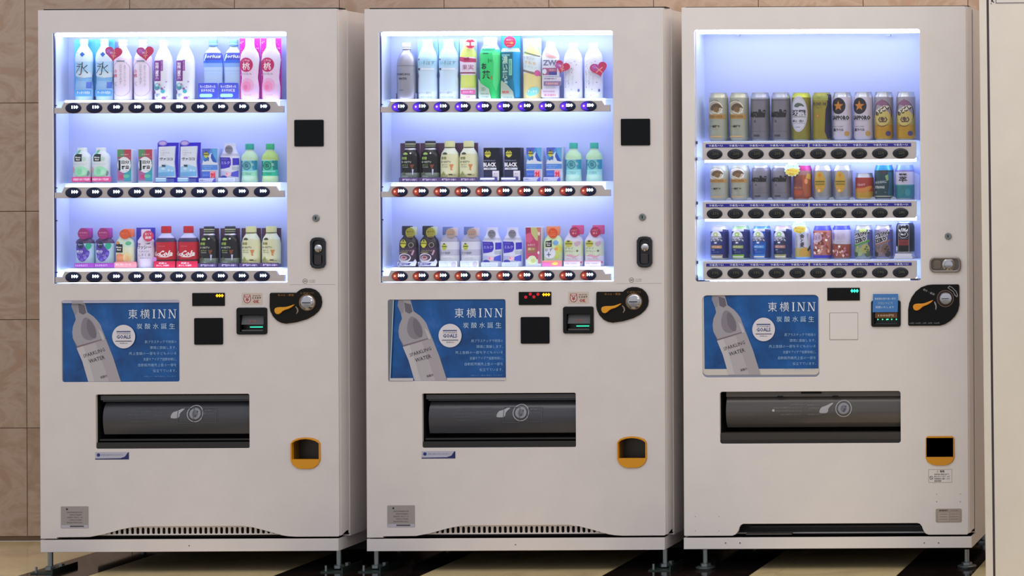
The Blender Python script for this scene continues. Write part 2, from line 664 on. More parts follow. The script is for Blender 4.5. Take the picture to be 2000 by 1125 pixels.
def foot(root, px, plate):
    """threaded leveling leg standing on the floor, in front under the plinth"""
    X = P(px, 1095, .03)[0]
    zt_ = P(px, 1078, 0)[1] + .004
    b = MB()
    b.lathe([(.0085, 0), (.0085, zt_ - .012)], X, .035, .012, STEEL, seg=14)
    b.lathe([(.018, 0), (.018, .010), (.012, .012)], X, .035, .009, STEEL, seg=6)
    if plate == 'disc':
        b.lathe([(.030, 0), (.033, .006), (.030, .009), (.012, .012)], X, .035, 0, STEEL, seg=26)
    b.build('foot', root)
    if plate == 'bracket':
        c = MB()
        m = mat('39453f', .35, .7)
        c.box(X - .045, X + .03, -.01, .012, 0, .004, m)
        c.box(X - .045, X + .03, .010, .16, 0, .005, m)
        c.box(X + .026, X + .03, -.01, .16, .004, .016, m)
        c.lathe([(.010, 0), (.010, .012)], X + .0, .11, .005, STEEL, seg=6)
        c.build('anchor_bracket', root)
        b2 = MB().lathe([(.004, 0), (.004, .02)], X - .03, .0, .003, STEEL, seg=8)
        b2.build('anchor_bolt', root)


def back_foot(root, px):
    X = P(px, 1095, .0)[0]
    b = MB()
    b.lathe([(.03, 0), (.03, .008), (.0085, .010), (.0085, .0278)], X, .62, 0, STEEL, seg=14)
    b.build('foot', root)


def hand_icon(dx, dz):
    """push-here mark: a hand and a ring"""
    hand = smooth([(-22, -3), (-18, 6), (-10, 8), (4, 15), (6, 13), (-4, 4), (-4, -3), (-8, -6), (-20, -6)], 1)
    return [('p', [(x + dx - 8, y + dz) for x, y in hand], 'a8a8ae'),
            ('h', ell(dx + 18, dz + 3, 16, 16.5), ell(dx + 18, dz + 3, 14.5, 15), 'b0b0b6'),
            ('p', ell(dx + 18, dz + 3, 11, 11), '8d8f98'),
            ('p', ell(dx + 18, dz + 3, 6, 7), '6a6c76'),
            ('p', [(dx + 17, dz - 3), (dx + 22, dz + 9), (dx + 24, dz + 8), (dx + 19, dz - 4)], '3c3e46')]


def machine_soda(dx, dy, label, digits, btncol, red_disp, foots, idx):
    """the tall cream machine with oval buttons; px measured on the first of the two"""
    def R(x0, y0, x1, y1, Y=0):
        return rect(x0 + dx, y0 + dy, x1 + dx, y1 + dy, Y)

    def Q(l, Y=0):
        return pts([(x + dx, y + dy) for x, y in l], Y)

    def C(x, y, Y=0):
        return P(x + dx, y + dy, Y)
    X0, X1, Zb, Zt = R(76.5, 18.5, 660, 1051)
    root = empty('vending_machine', ((X0 + X1) / 2, .35, 0), label, 'vending machine', 'drink vending machines standing in a row')
    k = sc(0)
    dxp = 77.5
    # front sheet: outline with arched lower edge
    def zz(y):
        return Zt - (y - 18.5) * k

    def xx(x):
        return X0 + (x - 76.5) * k
    out = [(xx(76.5), zz(18.5)), (xx(76.5), zz(1051)), (xx(108), zz(1051)), (xx(108), zz(1048.5)), (xx(172), zz(1048)), (xx(200), zz(1043)), (xx(232), zz(1034)),
           (xx(255), zz(1029.5)), (xx(275), zz(1028)), (xx(470), zz(1028)), (xx(490), zz(1030.5)), (xx(515), zz(1037)), (xx(548), zz(1046.5)), (xx(560), zz(1048.5)), (xx(575), zz(1049.5)),
           (xx(658), zz(1049.5)), (xx(660), zz(1047)), (xx(660), zz(20)), (xx(658), zz(18.5))][::-1]
    flapR = R(187, 770, 487, 876)
    holes = [rr(*[R(103, 62.5, 560, 554)[i] for i in (0, 2, 1, 3)], 4 * k), rr(*[R(120.5, 587, 350, 746)[i] for i in (0, 2, 1, 3)], 4 * k),
             rr(*[flapR[i] for i in (0, 2, 1, 3)], 3 * k), None, rr(*[R(463, 601, 522, 653)[i] for i in (0, 2, 1, 3)], 4 * k)]
    ret = [(568.5, 866), (573, 860), (583, 856), (597, 854.5), (611, 856), (621, 860), (625.5, 866), (626, 898), (622, 907), (613, 914), (604, 915.5), (590, 915.5), (581, 914), (572, 907), (568.5, 898)]
    holes[3] = Q(ret)
    d = MB()
    d.plate(out, holes, 0, .014, PAINT, .0012)
    d.build('door_panel', root)
    # door edges
    e = MB()
    ztop, zbot = zz(18.6), zz(1048)
    prof = [(xx(659.3), .004), (xx(661.5), .014), (xx(664.5), .044), (xx(666), .062), (xx(662), .062), (xx(657), .014)]
    for i in range(len(prof)):
        pass
    n = len(prof)
    ztap = zz(24)
    v = [(x, y, zbot + (0 if y < .02 else .012)) for x, y in prof] + [(x, y, ztop - (0 if y < .02 else .0)) for x, y in prof]
    f = [tuple(reversed(range(n))), tuple(range(n, 2 * n))] + [(i, (i + 1) % n, (i + 1) % n + n, i + n) for i in range(n)]
    e.add(v, f, PAINT)
    e.box(X0 + .001, X0 + .004, .013, .062, zz(1048), ztop, PAINT)
    e.box(X0 + .004, xx(661), .013, .062, ztop - .004, ztop - .0008, PAINT)
    e.build('door_edge', root)
    MB().box(xx(84), xx(664), .012, .058, ztop - .0005, ztop + .0045, MATT).build('top_gasket', root)
    cabinet_shell(root, X0 + .003, xx(665.5) + .002, zz(1053), Zt - .003, .066, .70, PAINT)
    MB().box(xx(663.6), xx(665.8) + .0022, .0625, .0665, zz(1047), Zt - .003, mat('e6e0da', .3)).build('cabinet_trim', root)
    # plinth
    p0, p1, pz0, pz1 = R(78.5, 1053.5, 660.5, 1077.5)
    b = MB()
    b.plate([(p0, pz0), (p1, pz0), (p1, pz1), (p0, pz1)], [], .002, .012, PAINT, .001)
    b.box(p0, p0 + .004, .013, .70, pz0, pz1, PAINT)
    b.box(p1 - .004, p1, .013, .70, pz0, pz1, PAINT)
    b.box(p0 + .004, p1 - .004, .20, .70, pz0 + .001, pz0 + .006, MATT)
    b.box(p0 + .004, p1 - .004, .013, .20, pz0 + .001, pz0 + .004, MATT)
    b.build('plinth', root)
    # vent grille behind the arch
    gh = []
    gx = 200.0
    while gx < 540:
        gh.append(rr(xx(gx - 2.9), zz(1044.4), xx(gx + 2.9), zz(1031.2), 2.9 * k, 3))
        gx += 10.25
    b = MB()
    b.plate([(xx(150), zz(1046.5)), (xx(575), zz(1046.5)), (xx(575), zz(1024)), (xx(150), zz(1024))], gh, .018, .003, PAINT)
    b.build('vent_grille', root)
    MB().box(xx(90), xx(655), .05, .052, zz(1053), zz(1020), MATT).build('grille_backing', root)
    # showcase box
    a0, a1, c0, c1 = R(106, 63.5, 559, 553)
    YB = .098
    b = MB()
    b.box(a0 - .002, a1 + .002, YB, YB + .003, c0, c1, INNER)
    b.box(a0 - .004, a0, .012, YB, c0, c1, INNER_SIDE)
    b.box(a1, a1 + .004, .012, YB, c0, c1, INNER_SIDE)
    b.box(a0 - .004, a1 + .004, .012, YB, c1, c1 + .004, INNER_SIDE)
    b.box(a0 - .004, a1 + .004, .012, YB, c0 - .004, c0, INNER_SIDE)
    b.build('showcase_box', root)
    w0, w1, v0, v1 = R(103, 62.5, 560, 554)
    b = MB()
    b.box(w0, w0 + 1.6 * k, .001, .012, v0, v1, mat('f0f2ff', .3))
    b.box(w0 + 1.7 * k, a0 + .0005, .003, .012, v0 + .002, v1 - .002, mat('3a3f66', .5))
    b.box(w0, w1, .003, .010, v0, v0 + 1.2 * k, mat('e8ebff', .3))
    for yy in (205, 366, 430, 531, 550):
        q = C(107, yy)
        b.box(a0, a0 + .004, .004, .012, q[1] - .004, q[1], mat('23264a', .5))
    b.build('window_seal', root)
    b = MB()
    b.box(a0 + .002, a1 - .002, .014, .034, c1 - .011, c1 - .0005, TUBE)
    b.build('lamp_tube', root)
    MB().box(a0 + .004, a1 - .004, .035, .050, c0 + .0005, c0 + .003, TUBE_ROW).build('led_strip', root)
    rows = ((210.2, 195), (375.6, 357), (540.6, 524))
    gtop = v1
    for ri, (by, base) in enumerate(rows):
        zc = R(140, by - 1, 520, by + 1)[2] + k
        # rail
        rp = [(106.5, 10.5), (106.5, -.5), (120, -.5), (125, -11.2), (538, -11.2), (542, -2.5), (553.5, -2.5), (553.5, 10.5)]
        rp = [(a0 + (x - 106) * k, zc - y * k) for x, y in rp]
        MB().plate(rp[::-1], [], .0, .014, RAIL, .0008).build('price_rail', root)
        zs_ = zc + (by - base) * k
        b = MB()
        b.box(a0 + .006, a1 - .004, .026, YB, zs_ - .003, zs_, INNER_SIDE)
        b.build('shelf', root)
        b = MB()
        b.box(a0 + 17 * k, a1 - 18 * k, .016, .024, zc - 9 * k, zc + 15.5 * k, TUBE_ROW)
        b.build('led_strip', root)
        zrt = zc + 11.5 * k
        MB().box(w0 + 4 * k, w1 - 1 * k, .006, .009, zrt, gtop - .001, GLASS).build('glass_pane', root)
        gtop = zc - 11.5 * k
        for i in range(10):
            bx = C(143.5 + (41.0 if ri == 0 else 40.9) * i, by)[0]
            bb = oval_button(bx, zc, -.0004, 15.6 * k, 10.4 * k, NAVY, btncol[ri]).build('button', root)
            t = digits[ri][i]
            MB().decal([('t', t, 4.5, 1.8, 7.0, dict(w=13, bold=.085), DIGIT)], wrap_flat(-.0062), lambda x, y: (bx + x * k, zc + y * k)).build('price_display', bb)
    # poster
    q = C(235.5, 666.5)
    b = MB()
    ops = poster_ops()
    conv = lambda x, y: (q[0] + x * k, q[1] + y * k)
    if idx == 0:
        ops.append(('p', rr(-114, 75, 115, 79.5, 0), 'b4b4cc'))
        ops.append(('p', [(-95.5, 79.5), (-94, 74), (-72, 74), (-72, 79.5)], 'a29ea6'))
    else:
        ops.append(('p', [(-114, -79), (-114, 79), (-104, 79), (-112, -79)], '70747e'))
        ops.append(('p', [(-112, -79), (-104.5, 79), (-103, 79), (-110.5, -79)], 'b9c4cc'))
        ops.append(('p', rr(-112, -79, -66, -73.5, 0), 'c9c3c8'))
        ops.append(('p', rr(0, -79, 115, -73.5, 0), 'c9c3c8'))
    b.decal(ops, wrap_flat(.005), conv)
    pw = R(119, 585.5, 351.5, 747.5)
    b.box(pw[0], pw[1], .0055, .008, pw[2], pw[3], mat('8b8ea0', .5))
    b.build('poster', root)
    # money display
    def slab(x0, y0, x1, y1, m, r, name, th=.004, bev=.0008):
        z = R(x0, y0, x1, y1)
        return MB().plate(rr(z[0], z[2], z[1], z[3], r * k), [], -th, th, m, bev).build(name, root)
    dsp = slab(376, 572, 439.5, 597.5, BLACK, 1, 'money_display', .003)
    c_ = C(430, 577.5)
    cv = lambda x, y: (c_[0] + x * k, c_[1] + y * k)
    ops = [('t', '000', 0, .2, 7, dict(w=16, bold=.07), mat('ffb000', .4, emit=1.5))]
    if red_disp:
        for i, (x, y) in enumerate(((-40, -4.5), (-31, 1.5), (-24, -4), (-16, 1))):
            ops.append(('p', star(x, y, 3.6, 2.8, 5), mat('b80a20', .4, emit=.5)))
    MB().decal(ops, wrap_flat(-.0034), cv).build('display_digits', dsp)
    slab(380, 621, 436, 673, mat('0e1013', .4, spec=.15), 2.5, 'card_reader', .004)
    slab(575.5, 234, 632.5, 286, mat('0e1013', .4, spec=.15), 2, 'sensor_window', .004)
    # bill acceptor
    z = R(463, 601, 522, 653)
    b = MB()
    b.plate(rr(z[0], z[2], z[1], z[3], 4 * k), [rr(z[0] + 7 * k, z[2] + 5 * k, z[1] - 6 * k, z[3] - 14 * k, 1 * k)], -.006, .016, mat('101112', .4, spec=.25), .001)
    b.box(z[0] + 6 * k, z[1] - 5 * k, .022, .024, z[2] + 4 * k, z[3] - 12 * k, mat('141518', .4))
    b.build('bill_slot', root)
    b = MB()
    yk = z[2]
    v = [(z[0] + 8 * k, .001, z[2] + 19 * k), (z[1] - 7 * k, .001, z[2] + 19 * k), (z[1] - 7 * k, .010, z[3] - 15 * k), (z[0] + 8 * k, .010, z[3] - 15 * k)]
    b.add(v, [(0, 1, 2, 3)], mat('56565a', .4))
    b.box(z[0] + 9 * k, z[1] - 8 * k, .0, .004, z[2] + 6 * k, z[2] + 9 * k, mat('4a4a4c', .3))
    cc = ((z[0] + z[1]) / 2, z[2] + 25 * k)
    b.decal([('t', '千円', 0, 0, 5, dict(w=14), mat('a05030', .4, emit=.25))], wrap_flat(.002), lambda x, y: (cc[0] + x * k, cc[1] + y * k))
    b.box(cc[0] - 4 * k, z[1] - 9 * k, -.001, .001, z[2] + 13.5 * k, z[2] + 15 * k, mat('30ffb0', .4, emit=1.6))
    b.build('bill_guide', root)
    # ok sticker
    c_ = C(492.5, 583.5)
    cv = lambda x, y: (c_[0] + x * k, c_[1] + y * k)
    b = MB()
    b.decal([('p', rr(-20, -11.5, 20, 11.5, 1), 'cfc0b4'), ('p', ell(-9.5, -.5, 7.4, 8.4), 'a03840'), ('p', ell(-9.5, -.5, 6, 7), 'd8c8c4'),
             ('t', '¥', -9.5, -1, 9, dict(bold=.02), 'a03840'), ('p', rr(-16, 4, -3, 8, 0), 'b05058'), ('p', rr(-14, 5, -5, 7, 0), 'e0d0cc'),
             ('t', '新紙幣', 9, 6, 2.6, dict(w=16), '8a6a60'), ('t', '使えます', 9, 1.7, 4.2, dict(w=17, bold=.03), '54383a'), ('t', 'OK', 8, -5.4, 6.6, dict(w=12, bold=.03), 'b03844')],
            wrap_flat(-.0001), cv)
    b.build('sticker', root)
    c_ = C(603.5, 549)
    b = MB()
    b.decal([('h', ell(-7.5, 0, 4.8, 4.8), ell(-7.5, 0, 3.9, 3.9), '6e7264'), ('p', rr(-10, -.8, -5, .9, 0), '6e7264'), ('t', 'ECO DRINK', 6.5, 1.6, 1.9, dict(w=12), '8a8a80'), ('t', 'MACHINE', 6, -1.8, 1.9, dict(w=11), '8a8a80')],
            wrap_flat(-.0001), cv)
    b.build('logo_sticker', root)
    # coin panel
    shape = [(528, 574), (530, 571.5), (580, 571.5), (584, 568), (590, 564.3), (598, 562.5), (608, 563), (617, 566), (624, 572), (628.5, 580), (630, 590), (628.5, 599), (623, 608), (614, 616),
             (600, 623.5), (580, 629.3), (560, 632), (551, 630.5), (542, 626), (534, 617.5), (529, 607), (527.5, 598)]
    op = Q(shape)[::-1]
    cp = MB()
    cp.plate(op, [], -.006, .006, mat('12110e', .45, spec=.2), .0015)
    cp = cp.build('coin_panel', root)
    c_ = C(579, 597)
    # (the panel's drawings are its sub-part)
    lev = [(538.5, 606), (539.5, 601.5), (546, 599.3), (559, 599.5), (568, 597.5), (577, 594), (578, 595.5), (568, 602.5), (556, 606), (550, 612), (545, 613.5), (540.5, 611.5)]
    cvq = lambda x, y: (c_[0] + (x - 579) * k, c_[1] - (y - 597) * k)
    MB().decal([('h', ell(601.6, 590.7, 16.2), ell(601.6, 590.7, 14.6), '8a6a44'), ('t', '硬貨投入口', 601.5, 572.5, 4, dict(w=26, bold=.02), '6e4a1c'),
                ('t', 'おつり・返却', 560, 576, 4.5, dict(w=31, bold=.02), '8a5a1c'),
                ('p', [(580, 598), (584, 603), (584.5, 608), (581, 613), (580, 612), (582, 608), (581, 603), (578, 599)], '8a7e70')],
               wrap_flat(-.0062), lambda x, y: (c_[0] + (x - 579) * k, c_[1] + (y - 597) * k) if False else cvq(x, y)).build('panel_print', cp)
    MB().plate([cvq(x, y) for x, y in smooth(lev, 1)][::-1], [], -.0135, .0075, mat('e09a12', .35), .0015).build('return_lever', cp)
    b = MB()
    kc = cvq(602, 591)
    b.lathe([(14 * k, 0), (14 * k, .002), (12 * k, .004), (12 * k, .008), (10.6 * k, .0105), (3 * k, .0115)], kc[0], -.006, kc[1], CHROME, seg=28, axis='y')
    b.box(kc[0] - 8 * k, kc[0] + 8 * k, -.0182, -.016, kc[1] - 1.0 * k, kc[1] + .9 * k, mat('1c2030', .4))
    b.build('coin_slot', cp)
    # text drawings above need mirrored y: done through cvq on y-down coordinates
    # handle and lock
    c_ = C(617.5, 426)
    round_lock(MB(), c_[0], c_[1], 6.8 * k, 0).build('lock', root)
    hz = R(607, 464, 637.5, 524)
    c_ = ((hz[0] + hz[1]) / 2, (hz[2] + hz[3]) / 2)
    sh = [(-15, -22), (-11, -28.5), (-4, -30.5), (4, -30.5), (11, -28.5), (15, -22), (15, 22), (11, 28.5), (4, 30.5), (-4, 30.5), (-11, 28.5), (-15, 22)]
    inn = [(-9.5, -18), (-7, -23.5), (-2, -25), (2, -25), (7, -23.5), (9.5, -18), (9.5, 18), (7, 23.5), (2, 25), (-2, 25), (-7, 23.5), (-9.5, 18)]
    h = MB()
    h.plate([(c_[0] + x * k, c_[1] + y * k) for x, y in sh], [[(c_[0] + x * k, c_[1] + y * k) for x, y in inn]], -.010, .010, mat('24262c', .28, .3), .002)
    h.box(c_[0] - 11 * k, c_[0] + 11 * k, -.002, -.0005, c_[1] - 26 * k, c_[1] + 26 * k, mat('191a1f', .4))
    h = h.build('lock_handle', root)
    g_ = MB()
    g_.lathe([(7.5 * k, 0), (7.5 * k, .006), (5 * k, .009), (2 * k, .010)], c_[0] + 1 * k, -.002, c_[1] + 9 * k, CHROME, seg=20, axis='y')
    g_.plate(rr(c_[0] - 7 * k, c_[1] - 23 * k, c_[0] + 7 * k, c_[1] - 4 * k, 2 * k), [], -.007, .005, mat('2c2426', .3), .001)
    g_.build('turn_knob', h)
    # dispensing bin
    z = flapR
    x0, x1, z0, z1 = z
    b = MB()
    m = mat('1b1c1f', .45)
    b.box(x0 - .004, x0, .013, .24, z0 - .004, z1 + .004, m)
    b.box(x1, x1 + .004, .013, .24, z0 - .004, z1 + .004, m)
    b.box(x0, x1, .013, .24, z1, z1 + .004, m)
    b.box(x0, x1, .013, .24, z0 - .004, z0, m)
    b.box(x0, x1, .24, .244, z0, z1, MATT)
    b.build('dispensing_bin', root)
    b = MB()
    fl = []
    zt_, zb_ = z1 - 17 * k, z0 + 27 * k
    nseg = 12
    xl, xr = x0 + 10 * k, x1 - 1.0 * k
    for i in range(nseg + 1):
        a = math.radians(62 - 100 * i / nseg)
        fl.append((.062 - .048 * math.cos(a), (zt_ + zb_) / 2 + (zt_ - zb_) / 2 * math.sin(a) / math.sin(math.radians(62)) if a > 0 else (zt_ + zb_) / 2 + (zt_ - zb_) / 2 * math.sin(a) / math.sin(math.radians(38))))
    v = [(xl, y, zz_) for y, zz_ in fl] + [(xr, y, zz_) for y, zz_ in fl]
    f = [(i, i + nseg + 1, i + nseg + 2, i + 1) for i in range(nseg)]
    f = [tuple(reversed(q_)) for q_ in f]
    b.add(v, f, FLAP, True)
    fo = b.build('delivery_flap', root)
    mid = (zt_ + zb_) / 2

    def fsurf(x, z_, l):
        t = (z_ - mid) / ((zt_ - zb_) / 2)
        sa = t * (math.sin(math.radians(62)) if t > 0 else math.sin(math.radians(38)))
        return .062 - .048 * math.sqrt(max(0, 1 - sa * sa)) - l - .0004
    cf = C(335, 812)
    ops = hand_icon(24, 0)
    for i, (x, y, w) in enumerate(((-40, 13, 28), (-4, 13, 22), (-48, 7, 24), (-22, 7, 20), (-46, 1, 40), (-2, 6, 22), (-2, 0, 20), (-44, -5, 38), (-42, -11, 36), (0, -8, 20))):
        ops.append(('t', '取出口注意手を入れないで', x - 22, y, 2.6, dict(w=w), '63666e'))
    ops += [('h', rr(8, -16, 40, 14), rr(9, -15, 39, 13), '55575e'), ('h', rr(56, -15, 84, 14), rr(56.7, -14.3, 83.3, 13.3), '5a5c62'), ('t', '押してください', 70, 3, 2.6, dict(w=20), '74767c'), ('t', 'PUSH', 68, 9, 2.6, dict(w=12), '74767c')]
    cu = [((0, 0, mid + (zt_ - zb_) * t), (0, 0, 1)) for t in (-.4, -.3, -.2, -.1, 0, .1, .2, .3, .4)]
    MB().decal(ops, fsurf, lambda x, y: (cf[0] + x * k, cf[1] + y * k), cuts=cu).build('instruction_print', fo)
    b = MB()
    b.box(x0 + 4 * k, x1, .02, .06, z1 - 12 * k, z1 - 3 * k, mat('4a4a50', .3))
    b.box(x0 + 9 * k, x1, .018, .022, z1 - 15 * k, z1 - 12.5 * k, mat('24282c', .3))
    b.build('upper_guard', root)
    b = MB()
    b.box(x0 + 4 * k, x1 - 1 * k, .012, .05, z0 + 15 * k, z0 + 18 * k, mat('1f2024', .3))
    b.box(x0 + 1 * k, x1 - 1 * k, .004, .05, z0 + .5 * k, z0 + 12 * k, mat('1c1b1b', .4))
    b.build('lower_lip', root)
    # coin return
    yel = mat('d8920c', .35)
    dk = Q(ret)
    inner = [( (x - 597) * .93 + 597, y) for x, y in ret]
    inn = Q([(571, 866), (577, 861.5), (587, 858.5), (597, 857.5), (607, 858.5), (617, 861.5), (623.5, 866), (623.5, 897), (571, 897)])
    cxr, czr = C(597.2, 885)
    b = MB()
    innc = [(cxr + (x - 597.2) * k, czr - (y - 885) * k) for x, y in [(571, 866), (577, 861.5), (587, 858.5), (597, 857.5), (607, 858.5), (617, 861.5), (623.5, 866), (623.5, 897), (571, 897)]]
    outc = [(cxr + (x - 597.2) * k, czr - (y - 885) * k) for x, y in ret]
    b.plate(outc[::-1], [innc], -.005, .018, yel, .001)
    b.build('coin_return', root)
    b = MB()
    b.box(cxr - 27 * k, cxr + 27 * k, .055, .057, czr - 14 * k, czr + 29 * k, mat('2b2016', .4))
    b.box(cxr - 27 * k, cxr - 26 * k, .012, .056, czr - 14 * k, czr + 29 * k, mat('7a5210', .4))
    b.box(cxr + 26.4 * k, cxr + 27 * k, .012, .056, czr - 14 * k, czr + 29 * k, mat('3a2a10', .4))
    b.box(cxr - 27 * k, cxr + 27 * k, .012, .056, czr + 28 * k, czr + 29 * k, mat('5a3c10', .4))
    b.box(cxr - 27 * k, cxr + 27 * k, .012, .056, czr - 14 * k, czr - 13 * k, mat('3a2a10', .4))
    b.build('return_cup', root)
    # labels low on the door
    c_ = C(219, 890)
    cv = lambda x, y: (c_[0] + x * k, c_[1] + y * k)
    MB().decal([('p', rr(-33, -7.5, 33, 7, 1), 'b4b4c8'), ('p', [(-33, -7.5), (33, -7.5), (33, 7), (30, 5), (25, -2), (16, -5), (-33, -5.6)], '1c2060'), ('p', ell(-26.5, 1.5, 3.4), '24307a'),
                ('t', 'お問い合わせはこちらまで', 0, 1.5, 2.8, dict(w=42), '70748c')], wrap_flat(-.0001), cv).build('contact_label', root)
    c_ = C(146, 1010.5)
    ops = [('p', rr(-27, -21.5, 27, 21.5, 1.5), '9c9694'), ('p', rr(-26, -21, 26, -15, 0), 'b8b4c0'), ('p', ell(-15, 16, 2), '30302e')]
    for i in range(5):
        ops.append(('t', ('自動販売機設置届出済証', '管理者住所氏名電話番号', '設置場所一階ロビー内', '許可番号および有効期限', '飲料販売株式会社')[i], 0 + (i % 2) * 2, 10 - i * 5, 2.6, dict(w=30 - (i % 2) * 6), '6e6866'))
    ops.append(('p', rr(-9, -18.5, 18, -16, 0), '4c4846'))
    MB().decal(ops, wrap_flat(-.0001), lambda x, y: (c_[0] + x * k, c_[1] + y * k)).build('registration_plate', root)
    # seam line right of the window and small screw on the plinth
    q = R(565, 555.4, 655, 556)
    MB().box(q[0], q[1], -.0003, .0005, q[2], q[3], mat('a39a98', .6)).build('panel_seam', root)
    q = C(369, 1066)
    MB().lathe([(1.2 * k, 0), (1.1 * k, .0012)], q[0], .002, q[1], mat('5a5450', .5), seg=8, axis='y').build('screw', root)
    MB().box(X0 + .03, X1 - .03, .11, .33, pz0 - .012, pz0 + .0008, MATT).box(X0 + .03, X1 - .03, .33, .66, .028, pz0 + .0008, MATT).build('added_light_block', root)  # hidden black boxes added to keep light off the floor underneath
    foot(root, 97 + dx, 'bracket')
    foot(root, 661 + dx, 'bracket')
    back_foot(root, 110 + dx)
    back_foot(root, 645 + dx)
    return root


FLAP = noise_mat('flap_smoke', [(.3, '3c3d43'), (.7, '46474d')], scale=6, rough=.26, stretch=(.4, 1, 4))
FLAP_G = noise_mat('flap_smoke_grey', [(.3, '4d4a48'), (.7, '575451')], scale=5, rough=.22, stretch=(.4, 1, 4))

DG1 = (['110', '110', '140', '140', '130', '130', '140', '140', '140', '140'], ['100'] * 10, ['100'] * 10)
DG2 = (['110', '110', '110', '160', '130', '130', '140', '140', '130', '130'], ['100'] * 10, ['100'] * 10)
M1 = machine_soda(0, 0, 'cream drinks machine with only black buttons and cola on its bottom row', DG1, (None, None, None), False, 0, 0)
M2 = machine_soda(637.5, -2, 'cream drinks machine between two others, its buttons lit violet and red', DG2, (G_VIO, G_RED, G_RED), True, 0, 1)


def machine_beer():
    X0, X1, Zb, Zt = rect(1333.5, 13.5, 1888, 1045.5)
    k = sc(0)
    root = empty('vending_machine', ((X0 + X1) / 2, .35, 0), 'white beer and highball can machine next to the cream partition panel', 'vending machine', 'drink vending machines standing in a row')

    def zz(y):
        return Zt - (y - 13.5) * k

    def xx(x):
        return X0 + (x - 1333.5) * k

    def RC(x0, y0, x1, y1, r):
        q = rect(x0, y0, x1, y1)
        return rr(q[0], q[2], q[1], q[3], r * k)
    out = [(xx(1333.5), zz(13.5)), (xx(1333.5), zz(1044)), (xx(1335), zz(1045.5)), (xx(1428), zz(1045.5)), (xx(1434), zz(1043)), (xx(1439), zz(1037)), (xx(1441), zz(1030)), (xx(1444), zz(1025)), (xx(1449), zz(1022.5)),
           (xx(1789), zz(1022.5)), (xx(1794), zz(1024)), (xx(1798), zz(1029)), (xx(1801), zz(1037)), (xx(1805), zz(1043)), (xx(1811), zz(1045.5)), (xx(1886), zz(1045.5)), (xx(1889), zz(1043)), (xx(1889), zz(18)), (xx(1886), zz(13.5))][::-1]
    flapR = rect(1406, 764.5, 1759, 866)
    holes = [RC(1357, 57, 1797, 549, 5), RC(1371.5, 576.5, 1600, 737, 10), RC(1406, 764.5, 1759, 866, 5), None, RC(1702, 587, 1759, 638, 4)]
    ret = [(1808.5, 856), (1812, 852), (1860, 852), (1863.5, 856), (1864, 894), (1860, 902), (1852, 907), (1845, 908.5), (1828, 908.5), (1820, 907), (1812, 902), (1808, 894)]
    holes[3] = pts(ret)
    d = MB()
    d.plate(out, holes, 0, .014, PAINT_W, .0012)
    d.build('door_panel', root)
    e = MB()
    prof = [(xx(1888.4), .004), (xx(1891.5), .010), (xx(1894.5), .030), (xx(1895.5), .062), (xx(1892), .062), (xx(1886), .014)]
    n = len(prof)
    zbot, ztop = zz(1043), zz(13.6)
    v = [(x, y, zbot + (0 if y < .012 else .008)) for x, y in prof] + [(x, y, ztop) for x, y in prof]
    e.add(v, [tuple(reversed(range(n))), tuple(range(n, 2 * n))] + [(i, (i + 1) % n, (i + 1) % n + n, i + n) for i in range(n)], PAINT_W)
    e.box(X0 + .001, X0 + .004, .013, .062, zbot, ztop, PAINT_W)
    e.box(X0 + .004, xx(1890), .013, .062, ztop - .004, ztop - .0008, PAINT_W)
    e.build('door_edge', root)
    MB().box(xx(1340), xx(1893), .012, .058, ztop - .0005, ztop + .003, mat('2a2320', .6)).build('top_gasket', root)
    cabinet_shell(root, X0 + .003, xx(1896) + .004, zz(1047), Zt - .003, .066, .70, PAINT_W)
    p0, p1, pz0, pz1 = rect(1338, 1049.5, 1902.5, 1071.5)
    p0 = X0 - 1 * k
    p1 = xx(1895)
    b = MB()
    b.plate([(p0, pz0), (p1, pz0), (p1, pz1), (p0, pz1)], [], .002, .012, PAINT_W, .001)
    b.box(p0, p0 + .004, .013, .70, pz0, pz1, PAINT_W)
    b.box(p1 - .004, p1, .013, .70, pz0, pz1, PAINT_W)
    b.box(p0 + .004, p1 - .004, .20, .70, pz0 + .001, pz0 + .006, MATT)
    b.box(p0 + .004, p1 - .004, .013, .20, pz0 + .001, pz0 + .004, MATT)
    b.build('plinth', root)
    b = MB()
    b.box(xx(1345), xx(1885), .075, .077, zz(1050), zz(1015), mat('060606', .5))
    b.box(xx(1455), xx(1790), .055, .074, zz(1034), zz(1031), mat('17181b', .4))
    b.box(xx(1450), xx(1540), .030, .05, zz(1046.5), zz(1043.5), mat('5a5650', .5))
    b.build('base_recess', root)
    b = MB()
    for px in (1417, 1445, 1805, 1833):
        q = P(px, 1060.5)
        b = MB().lathe([(1.3 * k, 0), (1.2 * k, .0012)], q[0], .002, q[1], mat('5a5450', .5), seg=8, axis='y')
        b.build('screw', root)
    # showcase
    a0, a1, c0, c1 = rect(1359, 58, 1796, 548)
    YB = .125
    b = MB()
    b.box(a0 - .002, a1 + .002, YB, YB + .003, c0, c1, INNER)
    b.box(a0 - .004, a0, .012, YB, c0, c1, INNER_SIDE)
    b.box(a1, a1 + .004, .012, YB, c0, c1, INNER_SIDE)
    b.box(a0 - .004, a1 + .004, .012, YB, c1, c1 + .004, INNER_SIDE)
    b.box(a0 - .004, a1 + .004, .012, YB, c0 - .004, c0, INNER_SIDE)
    for px in (1443, 1737):
        q = P(px, 69, .10)
        b.box(q[0] - .006, q[0] + .006, .085, .10, q[1] - .004, q[1] + .003, mat('8f9cb4', .5))
    b.build('showcase_box', root)
    b = MB()
    b.box(a0 + .002, a1 - .002, .014, .036, c1 - .011, c1 - .0005, TUBE)
    b.build('lamp_tube', root)
    b = MB()
